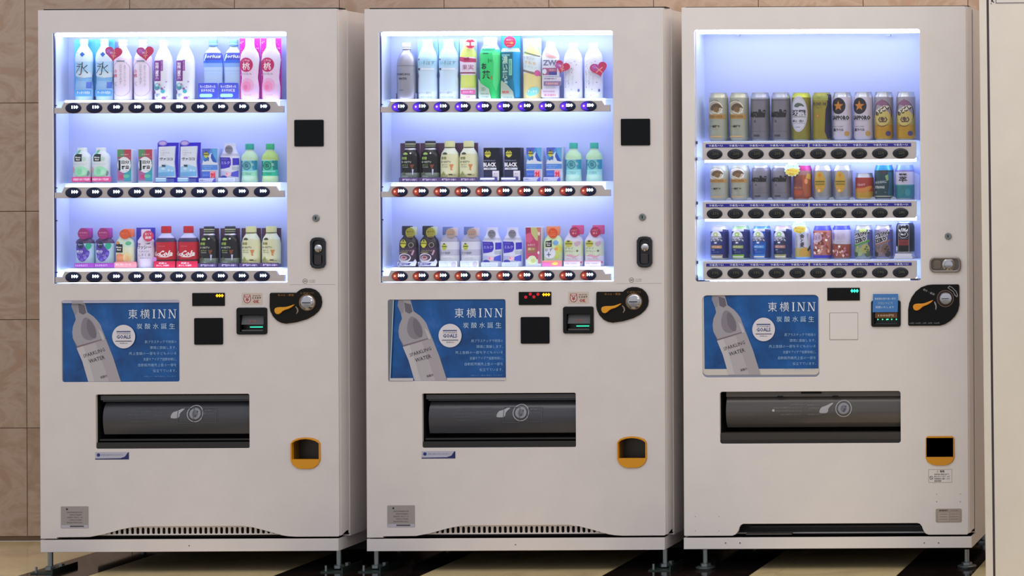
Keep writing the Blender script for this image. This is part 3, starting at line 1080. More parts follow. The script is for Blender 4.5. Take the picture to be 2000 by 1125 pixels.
    for yy in (278, 310, 396, 425, 512, 546):
        q = P(1360, yy)
        b.box(a0, a0 + .0035, .004, .012, q[1] - .006, q[1] + .004, mat('23264a', .5))
    q = P(1360, 540)
    b.plate([(a0, c0), (a0 + 26 * k, c0), (a0 + 24 * k, c0 + 1.5 * k), (a0 + 3 * k, c0 + 2 * k), (a0 + 1.5 * k, c0 + 10 * k), (a0, c0 + 12 * k)][::1], [], .003, .006, mat('1c2140', .5))
    b.box(a1 - 20 * k, a1, .004, .010, c0, c0 + 3 * k, mat('1c2140', .5))
    b.build('window_seal', root)
    gtop = c1
    for ri, (by, top, bot, st0, st1, base) in enumerate(((300.3, 277, 312, 280.5, 287, 274.5), (416.7, 393.5, 427, 397, 403.5, 391), (533, 510, 545.5, 513.7, 519.5, 507.5))):
        zc = rect(1395, by - 1, 1760, by + 1)[2] + k
        off = lambda y: zc + (by - y) * k
        rp = [(a0 + 13 * k, off(bot)), (a0 + 13 * k, off(top)), (a1 - 7 * k, off(top)), (a1 - 7 * k, off(bot - 4)), (a1 - 11 * k, off(bot))]
        MB().plate(rp, [], .0, .014, RAIL_W, .0008).build('price_rail', root)
        b = MB()
        for s in (0, 1):
            cx_ = a0 + (120 + 209.5 * s) * k
        for s in (0, 1):
            x_a = a0 + (19.5 if s == 0 else 222) * k
            x_b = a0 + (219 if s == 0 else 420.5) * k
            sb = MB()
            sb.plate([(x_a, off(st1)), (x_b, off(st1)), (x_b, off(st0)), (x_a, off(st0))], [], -.0012, .001, mat('241c96', .35))
            zc2 = off((st0 + st1) / 2)
            ops = [('t', 'つめた〜い', (i + .5) * (x_b - x_a) / 5 / k, 0, 4.6, dict(w=28, bold=.03), mat('e4e6ff', .5)) for i in range(5)]
            sb.decal(ops, wrap_flat(-.0013), lambda x, y: (x_a + x * k, zc2 + y * k))
            sb.build('cold_label_strip', root)
        zs_ = off(base)
        MB().box(a0 + 13 * k, a1 - 7 * k, .016, YB, zs_ - .004, zs_, INNER_SIDE).build('shelf', root)
        if ri < 3:
            b = MB()
            b.box(a0 + 15 * k, a1 - 9 * k, .016, .028, off(bot + (4.5 if ri < 2 else 1.2)), off(bot - 8), TUBE_BRIGHT)
            b.build('led_strip', root)
        for s, xx_ in ((-1, a0 + 1 * k), (1, a1 - 6 * k)):
            b = MB()
            z_ = off(bot - 6)
            b.plate([(xx_, z_), (xx_ + 5 * k, z_ + 1 * k), (xx_ + 11 * k, z_ - 5 * k) if s < 0 else (xx_ + 5 * k, z_ - 9 * k), (xx_ + 2 * k, z_ - 8 * k)][::-1], [], .0, .010, ACRYL)
            b.build('rail_clip', root)
        # clear separators between the cans
        for i in range(9):
            if ri == 1:
                sx = P(1425.5 + 40.1 * i, base - 2, .03)
                b = MB()
                b.plate([(sx[0] + 5.5 * k * math.cos(a), zs_ + 6.0 * k * math.sin(a)) for a in [math.pi * t / 10 for t in range(11)]], [], .017, .003, ACRYL)
                b.build('divider', root)
        MB().box(a0, a1, .006, .009, off(top) + .001, gtop - .001, GLASS).build('glass_pane', root)
        gtop = off(bot) - .001
        for i in range(10):
            bx = P(1395.8 + 40.35 * i, by)[0]
            bb = oval_button(bx, zc, -.0004, 15.4 * k, 10.0 * k, mat('1c1f27', .3, spec=.35)).build('button', root)
            t = (('260', '260', '260', '260', '240', '310', '260', '260', '220', '220'), ('210', '210', '210', '210', '190', '190', '190', '130', '190', '240'), ('190', '190', '190', '190', '150', '150', '150', '190', '190', '260'))[ri][i]
            MB().decal([('h', ell(-1, -1, 10, 6, 20), ell(-1, -.6, 9, 5.4, 20), '2f3440'), ('t', t, 2.5, 1.2, 5.6, dict(w=11, bold=.0), mat('5f5f38', .4))], wrap_flat(-.0058), lambda x, y: (bx + x * k, zc + y * k)).build('price_display', bb)
    # poster
    q = P(1485.5, 652.5)
    conv = lambda x, y: (q[0] + x * k, q[1] + y * k)
    b = MB()
    ops = [('p', rr(-114, -80, 114, 80, 9), 'cfcac4')]
    body = []
    for op in poster_ops():
        body.append(op)
    # the sheet hangs a little high: a pale strip stays free under it
    body[0] = ('p', [(-112, -68), (114, -68), (114, 70)] + ell(105, 70, 9, 9, 24)[0:7] + [(-103, 79)] + ell(-104, 70, 9, 9, 24)[6:13], POSTER)
    b.decal(ops, wrap_flat(.0052), conv)
    b.decal([body[0]] + body[1:], wrap_flat(.005), lambda x, y: (q[0] + (x * .985) * k, q[1] + (y + (4 if y < 79 and body else 0) * 0) * k))
    pw = rect(1370, 575, 1601.5, 738.5)
    b.box(pw[0], pw[1], .0058, .008, pw[2], pw[3], mat('8b8ea0', .5))
    b.build('poster', root)

    def slab(x0, y0, x1, y1, m, r, name, th=.004, bev=.0008):
        z = rect(x0, y0, x1, y1)
        return MB().plate(rr(z[0], z[2], z[1], z[3], r * k), [], -th, th, m, bev).build(name, root)
    dsp = slab(1616, 562, 1679.5, 587, BLACK, 1, 'money_display', .003)
    c_ = P(1669.5, 568)
    MB().decal([('t', '000', 0, 0, 7.5, dict(w=16, bold=.07), mat('30ffb8', .4, emit=1.5))], wrap_flat(-.0034), lambda x, y: (c_[0] + x * k, c_[1] + y * k)).build('display_digits', dsp)
    slab(1621, 611.5, 1675.5, 663, PAINT_W, 1.5, 'blank_cover', .0012, .0006)
    b = MB()
    q = rect(1620, 610.5, 1676, 664)
    b.plate(rr(q[0], q[2], q[1], q[3], 2 * k), [rr(q[0] + .9 * k, q[2] + .9 * k, q[1] - .9 * k, q[3] - .9 * k, 1.5 * k)], -.0003, .0006, mat('8f8682', .6))
    b.build('cover_joint', root)
    # bill slot
    z = rect(1702, 587, 1759, 638)
    b = MB()
    b.plate(rr(z[0], z[2], z[1], z[3], 4 * k), [rr(z[0] + 6 * k, z[2] + 5 * k, z[1] - 5 * k, z[3] - 12 * k, 1 * k)], -.006, .016, mat('101112', .4, spec=.25), .001)
    b.box(z[0] + 5 * k, z[1] - 4 * k, .016, .018, z[2] + 4 * k, z[3] - 11 * k, mat('141518', .4))
    b.build('bill_slot', root)
    b = MB()
    b.plate(rr(z[0] + 7 * k, z[2] + 17 * k, z[1] - 6 * k, z[2] + 28 * k, 1 * k), [], -.003, .004, mat('6b4418', .4), .001)
    b.decal([('t', '1000円', 0, 0, 4.6, dict(w=30, bold=.02), 'c8b8a0')], wrap_flat(-.0034), lambda x, y: ((z[0] + z[1]) / 2 + x * k, z[2] + 22 * k + y * k))
    for i in range(5):
        xq = z[0] + (12 + 9 * i) * k
        b.decal([('p', [(xq, z[2] + 12.5 * k), (xq + 2.6 * k, z[2] + 14.3 * k), (xq, z[2] + 16 * k)] if i != 2 else [(xq - k, z[2] + 12.8 * k), (xq + 4 * k, z[2] + 13.6 * k), (xq + 3 * k, z[2] + 15.6 * k), (xq - k, z[2] + 15 * k)], mat('40ffb0', .4, emit=1.4))], wrap_flat(-.002), idc)
    b.box(z[0] + 8 * k, z[1] - 7 * k, -.001, .003, z[2] + 5.5 * k, z[2] + 7 * k, mat('3a3c3e', .3))
    b.build('bill_guide', root)
    z = rect(1705, 574, 1755, 609.5)
    b = MB()
    b.plate([(z[0], z[2]), (z[1] - k, z[2]), (z[1], z[3]), (z[0] + k, z[3])], [], -.0085, .0008, mat('3f7cc0', .5))
    cc = ((z[0] + z[1]) / 2, (z[2] + z[3]) / 2)
    b.decal([('t', '新紙幣お取り扱い不可', 0, 8.5, 4.4, dict(w=41, bold=.01), 'c4d8f0'), ('t', 'フロントにて', 0, 0, 4.6, dict(w=29, bold=.01), 'b4ccec'), ('t', '両替いたします', -1, -8, 4.8, dict(w=36, bold=.01), 'c4d8f0')],
            wrap_flat(-.0086), lambda x, y: (cc[0] + x * k, cc[1] + y * k))
    b.box(z[0] + 8 * k, z[1] - 8 * k, -.0078, -.006, z[2] + 2 * k, z[2] + 10 * k, mat('3f7cc0', .5))
    b.build('notice_card', root)
    # coin panel
    shape = [(1874, 558), (1874, 596), (1871, 608), (1865, 618), (1856, 627), (1846, 633), (1836, 636), (1776, 636), (1774, 634), (1774, 605), (1776, 592), (1781, 580), (1789, 569), (1800, 560.5), (1812, 556.5), (1822, 555.5), (1872, 555.5)]
    cc = P(1824, 596)
    cvq = lambda x, y: (cc[0] + (x - 1824) * k, cc[1] - (y - 596) * k)
    cp = MB().plate([cvq(x, y) for x, y in shape][::-1], [], -.006, .006, mat('0c0c0d', .45, spec=.2), .0015).build('coin_panel', root)
    MB().decal([('h', ell(1847, 583, 16.5), ell(1847, 583, 15.2), '7a6252'), ('p', ell(1847, 583, 13.8), '3a2420'),
                ('p', [(1826, 588), (1829, 593), (1830, 599), (1829, 605), (1827.5, 604), (1828, 598), (1825, 590)], '9a9a98'),
                ('h', [(1851, 562), (1855, 558), (1861, 561), (1869, 569), (1872, 577), (1870, 581), (1865, 577), (1862, 570), (1855, 565)],
                 [(1853, 562), (1856, 560), (1860, 562), (1867.5, 570), (1870, 576), (1869, 578), (1866, 575), (1863, 569), (1856, 564)], '8e8e8e')],
               wrap_flat(-.0062), cvq).build('panel_marking', cp)
    ccv = lambda x, y: (cc[0] + x * k, cc[1] + y * k)
    MB().decal([('t', '釣り・返却', -9, 26, 4.2, dict(w=24, rot=-26, bold=.01), 'a8a8a8'), ('t', '100円・500円・10円・50円・1000円', -18, -35, 3, dict(w=58), '9a9a9a')], wrap_flat(-.0062), ccv).build('panel_print', cp)
    lev = [(1784, 599), (1785.5, 594.5), (1791, 592.5), (1804, 592.5), (1812, 590), (1823, 585.5), (1824, 587), (1815, 594), (1803, 598.5), (1797, 604.5), (1791, 606.5), (1786, 604.5)]
    MB().plate([cvq(x, y) for x, y in smooth(lev, 1)][::-1], [], -.0135, .0075, mat('e8960c', .35), .0015).build('return_lever', cp)
    kc = cvq(1847.5, 583)
    b = MB().lathe([(12 * k, 0), (12 * k, .003), (10.5 * k, .006), (3 * k, .007)], kc[0], -.0065, kc[1], CHROME, seg=28, axis='y')
    b.box(kc[0] - 7 * k, kc[0] + 7 * k, -.0142, -.012, kc[1] - .6 * k, kc[1] + .6 * k, BLACK)
    b.build('coin_slot', cp)
    # lock + handle
    q = P(1852, 461.5)
    round_lock(MB(), q[0], q[1], 6.6 * k, 0).build('lock', root)
    hz = rect(1816, 502, 1877, 532)
    c_ = ((hz[0] + hz[1]) / 2, (hz[2] + hz[3]) / 2)
    h = MB()
    hm = mat('8a8078', .25, .85)
    h.plate(rr(hz[0], hz[2], hz[1], hz[3], 10 * k), [rr(hz[0] + 4 * k, hz[2] + 4 * k, hz[1] - 4 * k, hz[3] - 4 * k, 7 * k)], -.008, .008, hm, .002)
    h.box(hz[0] + 3 * k, hz[1] - 3 * k, -.002, -.0005, hz[2] + 3 * k, hz[3] - 3 * k, mat('6a6058', .3, .7))
    h = h.build('lock_handle', root)
    g_ = MB()
    g_.lathe([(12.5 * k, 0), (12.5 * k, .003), (9 * k, .006), (7.5 * k, .009), (3 * k, .010)], c_[0] + 7 * k, -.002, c_[1], CHROME, seg=22, axis='y')
    g_.plate(rr(c_[0] - 22 * k, c_[1] - 8 * k, c_[0] - 8 * k, c_[1] + 8 * k, 3 * k), [], -.006, .004, mat('74685c', .25, .7), .001)
    g_.build('turn_knob', h)
    # bin
    x0, x1, z0, z1 = flapR
    m = mat('222222', .45)
    b = MB()
    b.box(x0 - .004, x0, .013, .24, z0 - .004, z1 + .004, m)
    b.box(x1, x1 + .004, .013, .24, z0 - .004, z1 + .004, m)
    b.box(x0, x1, .013, .24, z1, z1 + .004, m)
    b.box(x0, x1, .013, .24, z0 - .004, z0, m)
    b.box(x0, x1, .24, .244, z0, z1, MATT)
    b.build('dispensing_bin', root)
    b = MB()
    zt_, zb_ = z1 - 12 * k, z0 + 30 * k
    mid = (zt_ + zb_) / 2
    nseg = 12
    xl, xr = x0 + 10 * k, x1 - 1 * k
    A1, A2 = math.sin(math.radians(50)), math.sin(math.radians(55))
    fl = []
    for i in range(nseg + 1):
        t = 1 - 2 * i / nseg
        sa = t * (A1 if t > 0 else A2)
        fl.append((.062 - .048 * math.sqrt(1 - sa * sa), mid + t * (zt_ - zb_) / 2))
    v = [(xl, y, q_) for y, q_ in fl] + [(xr, y, q_) for y, q_ in fl]
    b.add(v, [(i + 1, i + nseg + 2, i + nseg + 1, i) for i in range(nseg)], FLAP_G, True)
    fo = b.build('delivery_flap', root)

    def fsurf(x, z_, l):
        t = (z_ - mid) / ((zt_ - zb_) / 2)
        sa = max(-1, min(1, t * (A1 if t > 0 else A2)))
        return .062 - .048 * math.sqrt(max(0, 1 - sa * sa)) - l - .0004
    cf = P(1583, 802)
    ops = hand_icon(45, 0)
    for i, (x, y, w) in enumerate(((-20, 11, 30), (-40, 5, 55), (-38, -1, 50), (10, 10, 24), (12, 4, 20), (12, -8, 26), (-34, -8, 40))):
        ops.append(('t', '取出口注意手を入れないで', x - 6, y, 2.4, dict(w=w), '8e8c88'))
    ops.append(('p', ell(-74, 0, 2.6), 'b8b6b0'))
    cu = [((0, 0, mid + (zt_ - zb_) * t), (0, 0, 1)) for t in (-.4, -.3, -.2, -.1, 0, .1, .2, .3, .4)]
    MB().decal(ops, fsurf, lambda x, y: (cf[0] + x * k, cf[1] + y * k), cuts=cu).build('instruction_print', fo)
    b = MB()
    b.box(x0 + 10 * k, x1, .02, .06, z1 - 11 * k, z1, mat('5c5856', .3))
    b.box(x0 + 157 * k, x0 + 196 * k, .014, .022, z1 - 5 * k, z1, BLACK)
    b.box(x0 + 110 * k, x0 + 121 * k, .016, .021, z1 - 12 * k, z1 - 9.5 * k, BLACK)
    b.box(x0 + 218 * k, x0 + 229 * k, .016, .021, z1 - 12 * k, z1 - 9.5 * k, BLACK)
    b.build('upper_guard', root)
    b = MB()
    b.box(x0 + 1 * k, x1 - 1 * k, .006, .05, z0 + .5 * k, z0 + 21 * k, mat('35302b', .4))
    b.box(x0 + 1 * k, x1 - 1 * k, .004, .006, z0 + .5 * k, z0 + 7 * k, mat('1e1b19', .4))
    b.build('lower_lip', root)
    # coin return
    cxr, czr = P(1836, 880)
    f2 = lambda l: [(cxr + (x - 1836) * k, czr - (y - 880) * k) for x, y in l]
    b = MB()
    b.plate(f2(ret)[::-1], [f2([(1810.5, 855.5), (1861.5, 855.5), (1861.5, 891.5), (1810.5, 891.5)])], -.005, .018, mat('d8920c', .35), .001)
    b.build('coin_return', root)
    b = MB()
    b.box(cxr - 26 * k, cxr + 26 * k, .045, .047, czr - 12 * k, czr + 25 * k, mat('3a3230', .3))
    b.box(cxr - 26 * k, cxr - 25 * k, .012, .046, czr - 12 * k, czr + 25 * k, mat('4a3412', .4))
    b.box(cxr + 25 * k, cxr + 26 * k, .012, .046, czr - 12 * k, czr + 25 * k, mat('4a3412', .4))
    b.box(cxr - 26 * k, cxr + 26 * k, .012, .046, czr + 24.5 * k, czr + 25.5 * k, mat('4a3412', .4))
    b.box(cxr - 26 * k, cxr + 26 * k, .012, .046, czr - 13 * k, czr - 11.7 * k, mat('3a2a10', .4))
    b.plate(rr(cxr - 10 * k, czr + 2 * k, cxr + 12 * k, czr + 18 * k, 2 * k), [], .030, .006, mat('3e3c3c', .25), .001)
    b.box(cxr - 16 * k, cxr + 18 * k, .012, .030, czr - 8 * k, czr - 6.5 * k, mat('6a665c', .3))
    b.build('return_cup', root)
    # stickers
    c_ = P(1836.5, 929.5)
    ops = [('h', rr(-23, -13, 23, 13), rr(-22.4, -12.4, 22.4, 12.4), '8a8680'), ('t', '⚠', -5.5, 9, 4.6, {}, '3a3a38'), ('t', '警告', 4, 9, 4.4, dict(bold=.03), '2a2a28'),
           ('h', ell(-17.5, -3.5, 3.5), ell(-17.5, -3.5, 2.7), '4a4a48'), ('p', [(-20, -1.5), (-19.4, -1), (-15, -5.5), (-15.6, -6)], '4a4a48')]
    for i, (t, w) in enumerate((('未成年者の飲酒は法律で', 29), ('禁止されています。必ず', 31), ('年齢確認をお願いします', 31), ('酒類販売管理者', 14))):
        ops.append(('t', t, -12 + w / 2, 3.2 - i * 4.3, 2.8, dict(w=w, bold=.01), '4c4a48'))
    MB().decal(ops, wrap_flat(-.0001), lambda x, y: (c_[0] + x * k, c_[1] + y * k)).build('warning_sticker', root)
    c2 = P(1853, 1007)
    ops = [('p', rr(-25.5, -13.5, 25.5, 13.5, 3), 'a8998e'), ('t', '自動販売機', -10, 10, 2.8, dict(w=17, bold=.05), '2e2826'), ('t', 'MODEL', 12, 10, 1.8, dict(w=14), '6a5e56'),
           ('p', rr(-20, -11, 0, 6, 1), 'b8aca2'), ('p', rr(2, -11, 21, 6, 1), 'b0a398')]
    for i in range(3):
        ops.append(('t', '定格電圧電流', 11, 3 - i * 5, 2.2, dict(w=16), '8a7a6e'))
        ops.append(('t', '酒類容量重量', -10, 3 - i * 5, 2.2, dict(w=16), '94857a'))
    MB().decal(ops, wrap_flat(-.0001), lambda x, y: (c2[0] + x * k, c2[1] + y * k)).build('rating_plate', root)
    for px, py in ((1829.5, 965), (1829.5, 980), (1875.5, 965), (1875.5, 980), (1358, 1009), (1404, 1009), (1358, 1037), (1404, 1037)):
        q = P(px, py)
        MB().lathe([(.9 * k, 0), (.8 * k, .0008)], q[0], 0, q[1], mat('3e3a38' if px > 1500 and py > 970 else '9a928e', .5), seg=8, axis='y').build('rivet', root)
    MB().box(X0 + .03, X1 - .03, .11, .33, pz0 - .012, pz0 + .0008, MATT).box(X0 + .03, X1 - .03, .33, .66, .028, pz0 + .0008, MATT).build('added_light_block', root)  # unseen blocks added here too, darkening the floor below the machine
    foot(root, 1377, 'disc')
    foot(root, 1888, 'disc')
    back_foot(root, 1390)
    back_foot(root, 1870)
    return root


M3 = machine_beer()

# ------------------------------------------------------------------ products in the showcases
def shelf_tops(root):
    t = [o for o in root.children if o.name.startswith('shelf')]
    zz = [max(v.co.z for v in o.data.vertices) + root.location.z for o in t]
    return sorted(zz, reverse=True)


SH = [shelf_tops(m) for m in (M1, M2, M3)]
BASES = ((195, 357, 524), (193, 355, 522), (274.5, 391, 507.5))
GR = (('dummy drinks in the top row of the cola machine', 'dummy drinks in the middle row of the cola machine', 'dummy drinks in the bottom row of the cola machine'),
      ('dummy drinks in the top row of the violet button machine', 'dummy drinks in the middle row of the violet button machine', 'dummy drinks in the bottom row of the violet button machine'),
      ('cans in the top row of the beer machine', 'cans in the middle row of the beer machine', 'cans in the bottom row of the beer machine'))


class Item:
    """one display drink; local units: u across, v up from the shelf"""

    def __init__(s, mc, row, px, name, label, cat, Y=.056, z=None):
        s.mc, s.row, s.Y, s.k = mc, row, Y, sc(Y)
        X = P(px, BASES[mc][row], Y)[0]
        s.X, s.Z = X, (SH[mc][row] if z is None else z) + .0006
        s.root = empty(name, (X, Y, s.Z), label, cat, GR[mc][row])
        s.prof = None
        s.front = 0

    def c(s, x, y):
        return (s.X + x * s.k, s.Z + y * s.k)

    def lathe(s, part, prof, m, sy=.6, cx=0, cap=True, seg=28):
        """prof [(half width, height)], m a material or [(height up to, material), ...]"""
        M_ = lambda c: mat(c, .35) if isinstance(c, str) else c
        if isinstance(m, list):
            zs_ = [q[0] for q in m[:-1]]
            pr = []
            for (r0, z0), (r1, z1) in zip(prof, prof[1:]):
                pr.append((r0, z0))
                for z in sorted(zs_):
                    if min(z0, z1) < z < max(z0, z1):
                        t = (z - z0) / (z1 - z0)
                        pr.append((r0 + (r1 - r0) * t, z))
            pr.append(prof[-1])
            fm = lambda z: next(M_(c) for zz, c in m if z / s.k <= zz)
        else:
            pr, fm = prof, M_(m)
        b = MB()
        b.lathe([(r * s.k, z * s.k) for r, z in pr], s.X + cx * s.k, s.Y, s.Z, fm, seg=seg, sy=sy, cap=cap)
        o = b.build(part, s.root)
        s.prof, s.sy, s.cx = prof, sy, cx
        s.body = o
        return o

    def R(s, z):
        p = s.prof
        if z <= p[0][1]:
            return p[0][0]
        for (r0, z0), (r1, z1) in zip(p, p[1:]):
            if z0 <= z <= z1:
                return r0 + (r1 - r0) * ((z - z0) / (z1 - z0) if z1 > z0 else 0)
        return p[-1][0]

    def slab(s, part, outline, y0, th, m, bevel=.0006, ops=None, holes=()):
        """flat piece with its front y0 in front (-) or behind (+) the centre plane"""
        b = MB()
        m = mat(m, .45) if isinstance(m, str) else m
        dx = y0 * s.X / D      # a piece in front of or behind the middle is set a little aside
        cs = lambda x, y: (s.c(x, y)[0] + dx, s.c(x, y)[1])
        b.plate([cs(x, y) for x, y in outline], [[cs(x, y) for x, y in h] for h in holes], s.Y + y0, th, m, bevel)
        if ops:
            b.decal(ops, wrap_flat(s.Y + y0), cs, lift0=.0002)
        s.front = y0
        return b.build(part, s.root)

    def box(s, part, x0, y0, x1, y1, yf, yb, m, ops=None, r=1.0):
        return s.slab(part, rr(x0, y0, x1, y1, r, 3), yf, yb - yf, m, .0006, ops)

    def prints(s, ops, part='label', parent=None):
        """flat print wrapped round the lathe body"""
        def surf(x, z, l):
            u = (x - s.X) / s.k - s.cx
            v = (z - s.Z) / s.k
            R_ = s.R(v)
            t = min(.985, abs(u) / max(R_, .01))
            return s.Y - s.sy * R_ * s.k * math.sqrt(1 - t * t) - l
        Rm = max(r for r, z in s.prof) * s.k
        cuts = [((s.X + s.cx * s.k + Rm * t, 0, 0), (1, 0, 0)) for t in (-.92, -.8, -.65, -.45, -.22, 0, .22, .45, .65, .8, .92)]
        cuts += [((0, 0, s.Z + z * s.k), (0, 0, 1)) for r, z in s.prof[1:-1]]
        b = MB()
        b.decal(ops, surf, s.c, lift0=.0005, step=.0001, cuts=cuts)
        return b.build(part, parent or s.root)


def again(it, mc, row, px, label, base_px=None):
    """another of the same drink at another place"""
    o = copy_tree(it.root)
    X = P(px, BASES[mc][row], it.Y)[0]
    o.location = (X, it.Y, SH[mc][row] + .0006)
    o['label'], o['group'] = label, GR[mc][row]
    return o


def bottle_prof(w, h, neck=7, cap=8, capy=None, sh=None, base=.92):
    """PET bottle outline: half width w, height h up to the neck"""
    sh = sh or h * .68
    n0 = h - cap
    return [(w * base, 0), (w, 2), (w, sh), (w * .93, sh + (n0 - sh) * .3), (w * .72, sh + (n0 - sh) * .6), (neck * 1.05, sh + (n0 - sh) * .88), (neck, n0)]


def T_(t, x, y, h, c, **o):
    return ('t', t, x, y, h, o, c)


def p_(l, c):
    return ('p', l, c)


CLEARISH = mat('e4ecf8', .2, spec=.6)
WHITE = mat('f2f0f4', .4)


# ---- cola machine, top row
def water_card(px, label):
    it = Item(0, 0, px, 'water_bottle', label, 'bottle')
    it.slab('backing_card', [(-20, 8), (20, 8), (20, 120), (-20, 120)], .020, .002, '5cb4ea')
    it.lathe('bottle', [(15, 0), (17, 2), (17, 28), (15, 42), (17, 58), (17.5, 82), (16, 92), (11, 101), (7.5, 106), (7, 112)], [(22, 'bfe0fa'), (50, '9cc8f2'), (76, 'b4dcf8'), (200, 'd4ecfc')])
    it.lathe('cap', [(8, 110), (8, 119), (7, 120)], 'a8d8f6')
    it.prof = [(15, 0), (17, 2), (17, 28), (15, 42), (17, 58), (17.5, 82), (16, 92), (11, 101), (7.5, 106), (7, 112)]
    it.prints([p_([(-16, 56), (-8, 58), (2, 55), (10, 57), (16, 54), (16, 46), (4, 44), (-16, 48)], 'd8ecfa'), p_([(-16, 46), (-4, 42), (16, 45), (16, 38), (-16, 38)], '7cb8ec'),
               p_(rr(8, 24, 16, 36), '5a7ce0'), T_('水', 0, 62, 25, '3a5068', w=25, shear=.15, bold=-.006),
               p_(star(1, 90, 5, 3.4, 4), '2c5cb0'), T_('天然水', -9, 93, 3, 'a04060', w=7), p_([(-14, 73), (-4, 69), (2, 71), (2, 72.5), (-4, 71)], '4a6c90')])
    it.slab('name_card', rr(-19, 8, 14, 21, 1), -.022, .001, '5aa4e8', ops=[T_('すっきり天然水', -2, 15, 6, 'eef8ff', w=26, bold=.02)])
    return it


wa = water_card(165, 'pale water bottle on blue card standing first in the top row of the cola machine')
again(wa, 0, 0, 205, 'pale water bottle on blue card half hidden by the first heart tag, cola machine')


def pale_bottle(px, label):
    it = Item(0, 0, px, 'drink_bottle', label, 'bottle')
    it.lathe('bottle', [(15, 0), (17.5, 2), (18, 40), (18, 74), (16.5, 84), (11, 96), (7.5, 102), (7, 106)], [(8, 'e8e4f4'), (82, 'ece0f2'), (200, 'e6ecf6')])
    it.lathe('cap', [(8.4, 106), (8.4, 117), (7.5, 118)], [(109, 'c4ccd4'), (111, 'eef2f6'), (115, 'a8b4bc'), (200, 'dfe6ea')])
    it.prof = [(15, 0), (17.5, 2), (18, 40), (18, 74), (16.5, 84), (11, 96), (7.5, 102), (7, 106)]
    it.prints([('h', rr(-16, 8, 16, 76, 14), rr(-15.2, 8.8, 15.2, 75.2, 13.4), 'b8b0c4'), T_('白', -11, 57, 6.5, 'd02860', bold=.01), T_('桃', -11, 48, 7.5, 'd83070', bold=.01), T_('べに', -11, 32, 9, '70808c', w=6),
               T_('はなのみず', 0, 50, 40, 'a8a4b4', vert=True, w=5), T_('香りさわやか', 8, 48, 42, 'b4b0c0', vert=True, w=4), p_(rr(-9, 75.5, 8, 77.5, 1), '6c8490')])
    return it


pb = pale_bottle(241, 'clear pink-lettered bottle under the first heart tag of the cola machine')
again(pb, 0, 0, 280, 'clear pink-lettered bottle under the second heart tag of the cola machine')


def stick_tea(px, label):
    it = Item(0, 0, px, 'tea_bottle', label, 'bottle')
    pr = [(15, 0), (17.5, 2), (18, 74), (16, 84), (11, 96), (7.5, 102), (7, 106)]
    it.lathe('bottle', pr, [(80, 'eaeefa'), (200, 'e6eef8')])
    it.lathe('cap', [(8, 106), (8, 116), (7.4, 117)], 'd9d9f0')
    it.prof = pr
    r = random.Random(3)
    ops = [p_(rr(-16, 37, -1, 77), '7a2a90'), p_(rr(-1, 57, 3.5, 78), '8a3c9c'), T_('加賀棒茶', -8.6, 57, 34, 'f4e8fa', vert=True, w=8.4, bold=.03), T_('石川県産', 1.2, 67, 17, 'e4cce8', vert=True, w=2.6),
           p_(ell(-9, 26, 6.5, 7), '3f9aa6'), p_(ell(-9, 29, 4, 3), 'bfe4ea'), p_(ell(3, 17, 4), '52b8c4')]
    for _ in range(14):
        ops.append(p_(ell(r.uniform(-16, 14), r.uniform(3, 36), r.uniform(1, 2.2), n=8), r.choice(['8c4aa0', 'c8a0d0', '60a8b4', 'a8c4d0', 'b070b8'])))
    ops += [p_(rr(-17, 12, -14, 19), '6a3080'), p_(rr(1, 2, 9, 6, 2), '9a50a8'), T_('棒茶', -7, 10, 5, 'a8b4c8')]
    it.prints(ops)
    return it


st = stick_tea(320, 'clear tea bottle with purple label between heart tag and its twin, cola machine')
again(st, 0, 0, 363, 'clear tea bottle with purple label beside blue-capped bottle, cola machine')


def blue_sport(px, label):
    it = Item(0, 0, px, 'drink_bottle', label, 'bottle', Y=.063)
    pr = [(16, 0), (18.6, 2), (18.6, 30), (18, 40), (18.6, 60), (19.4, 78), (18, 88), (13, 96), (8, 101), (7.5, 105)]
    it.lathe('bottle', pr, [(64, 'b8d4fa'), (72, '88b4f8'), (78, '3e74ea'), (92, '4450b8'), (200, 'c0dcf4')], sy=.38)
    it.lathe('cap', [(8.6, 105), (8.6, 116), (8, 118)], [(108, '5a86c0'), (110, '9cc0e8'), (200, '6f9ed4')])
    it.prof = pr
    it.prints([T_('Jorius', 2, 84, 9, 'dce8fa', w=30, bold=.03, shear=.2), p_([(-16, 76), (-12, 88), (-9, 90), (-13, 76)], 'b8e0ee'), p_(rr(-17, 56, 17, 57), '9cc4f0'), p_(rr(-17, 50, 17, 50.7), 'a8ccf4')])
    it.sy = .38
    it.slab('name_card', rr(-30, 3, 8, 33, 2), -.018, .001, '4454d8', ops=[T_('もっと澄みきった', -11, 26, 6, 'eef0ff', w=30, bold=.03), T_('まろやか補給', -11, 18.5, 6, 'eef0ff', w=26, bold=.03), p_(rr(-27, 5, -2, 12, 3), 'a8e8e0'), p_(rr(-24, 6.5, -5, 10, 1.5), 'b8f4c0')])
    return it


bs = blue_sport(417, 'clear bottle with blue cap and shoulder label beside purple-labelled tea, cola machine')
again(bs, 0, 0, 457, 'clear bottle with blue cap beside the magenta peach card, cola machine')


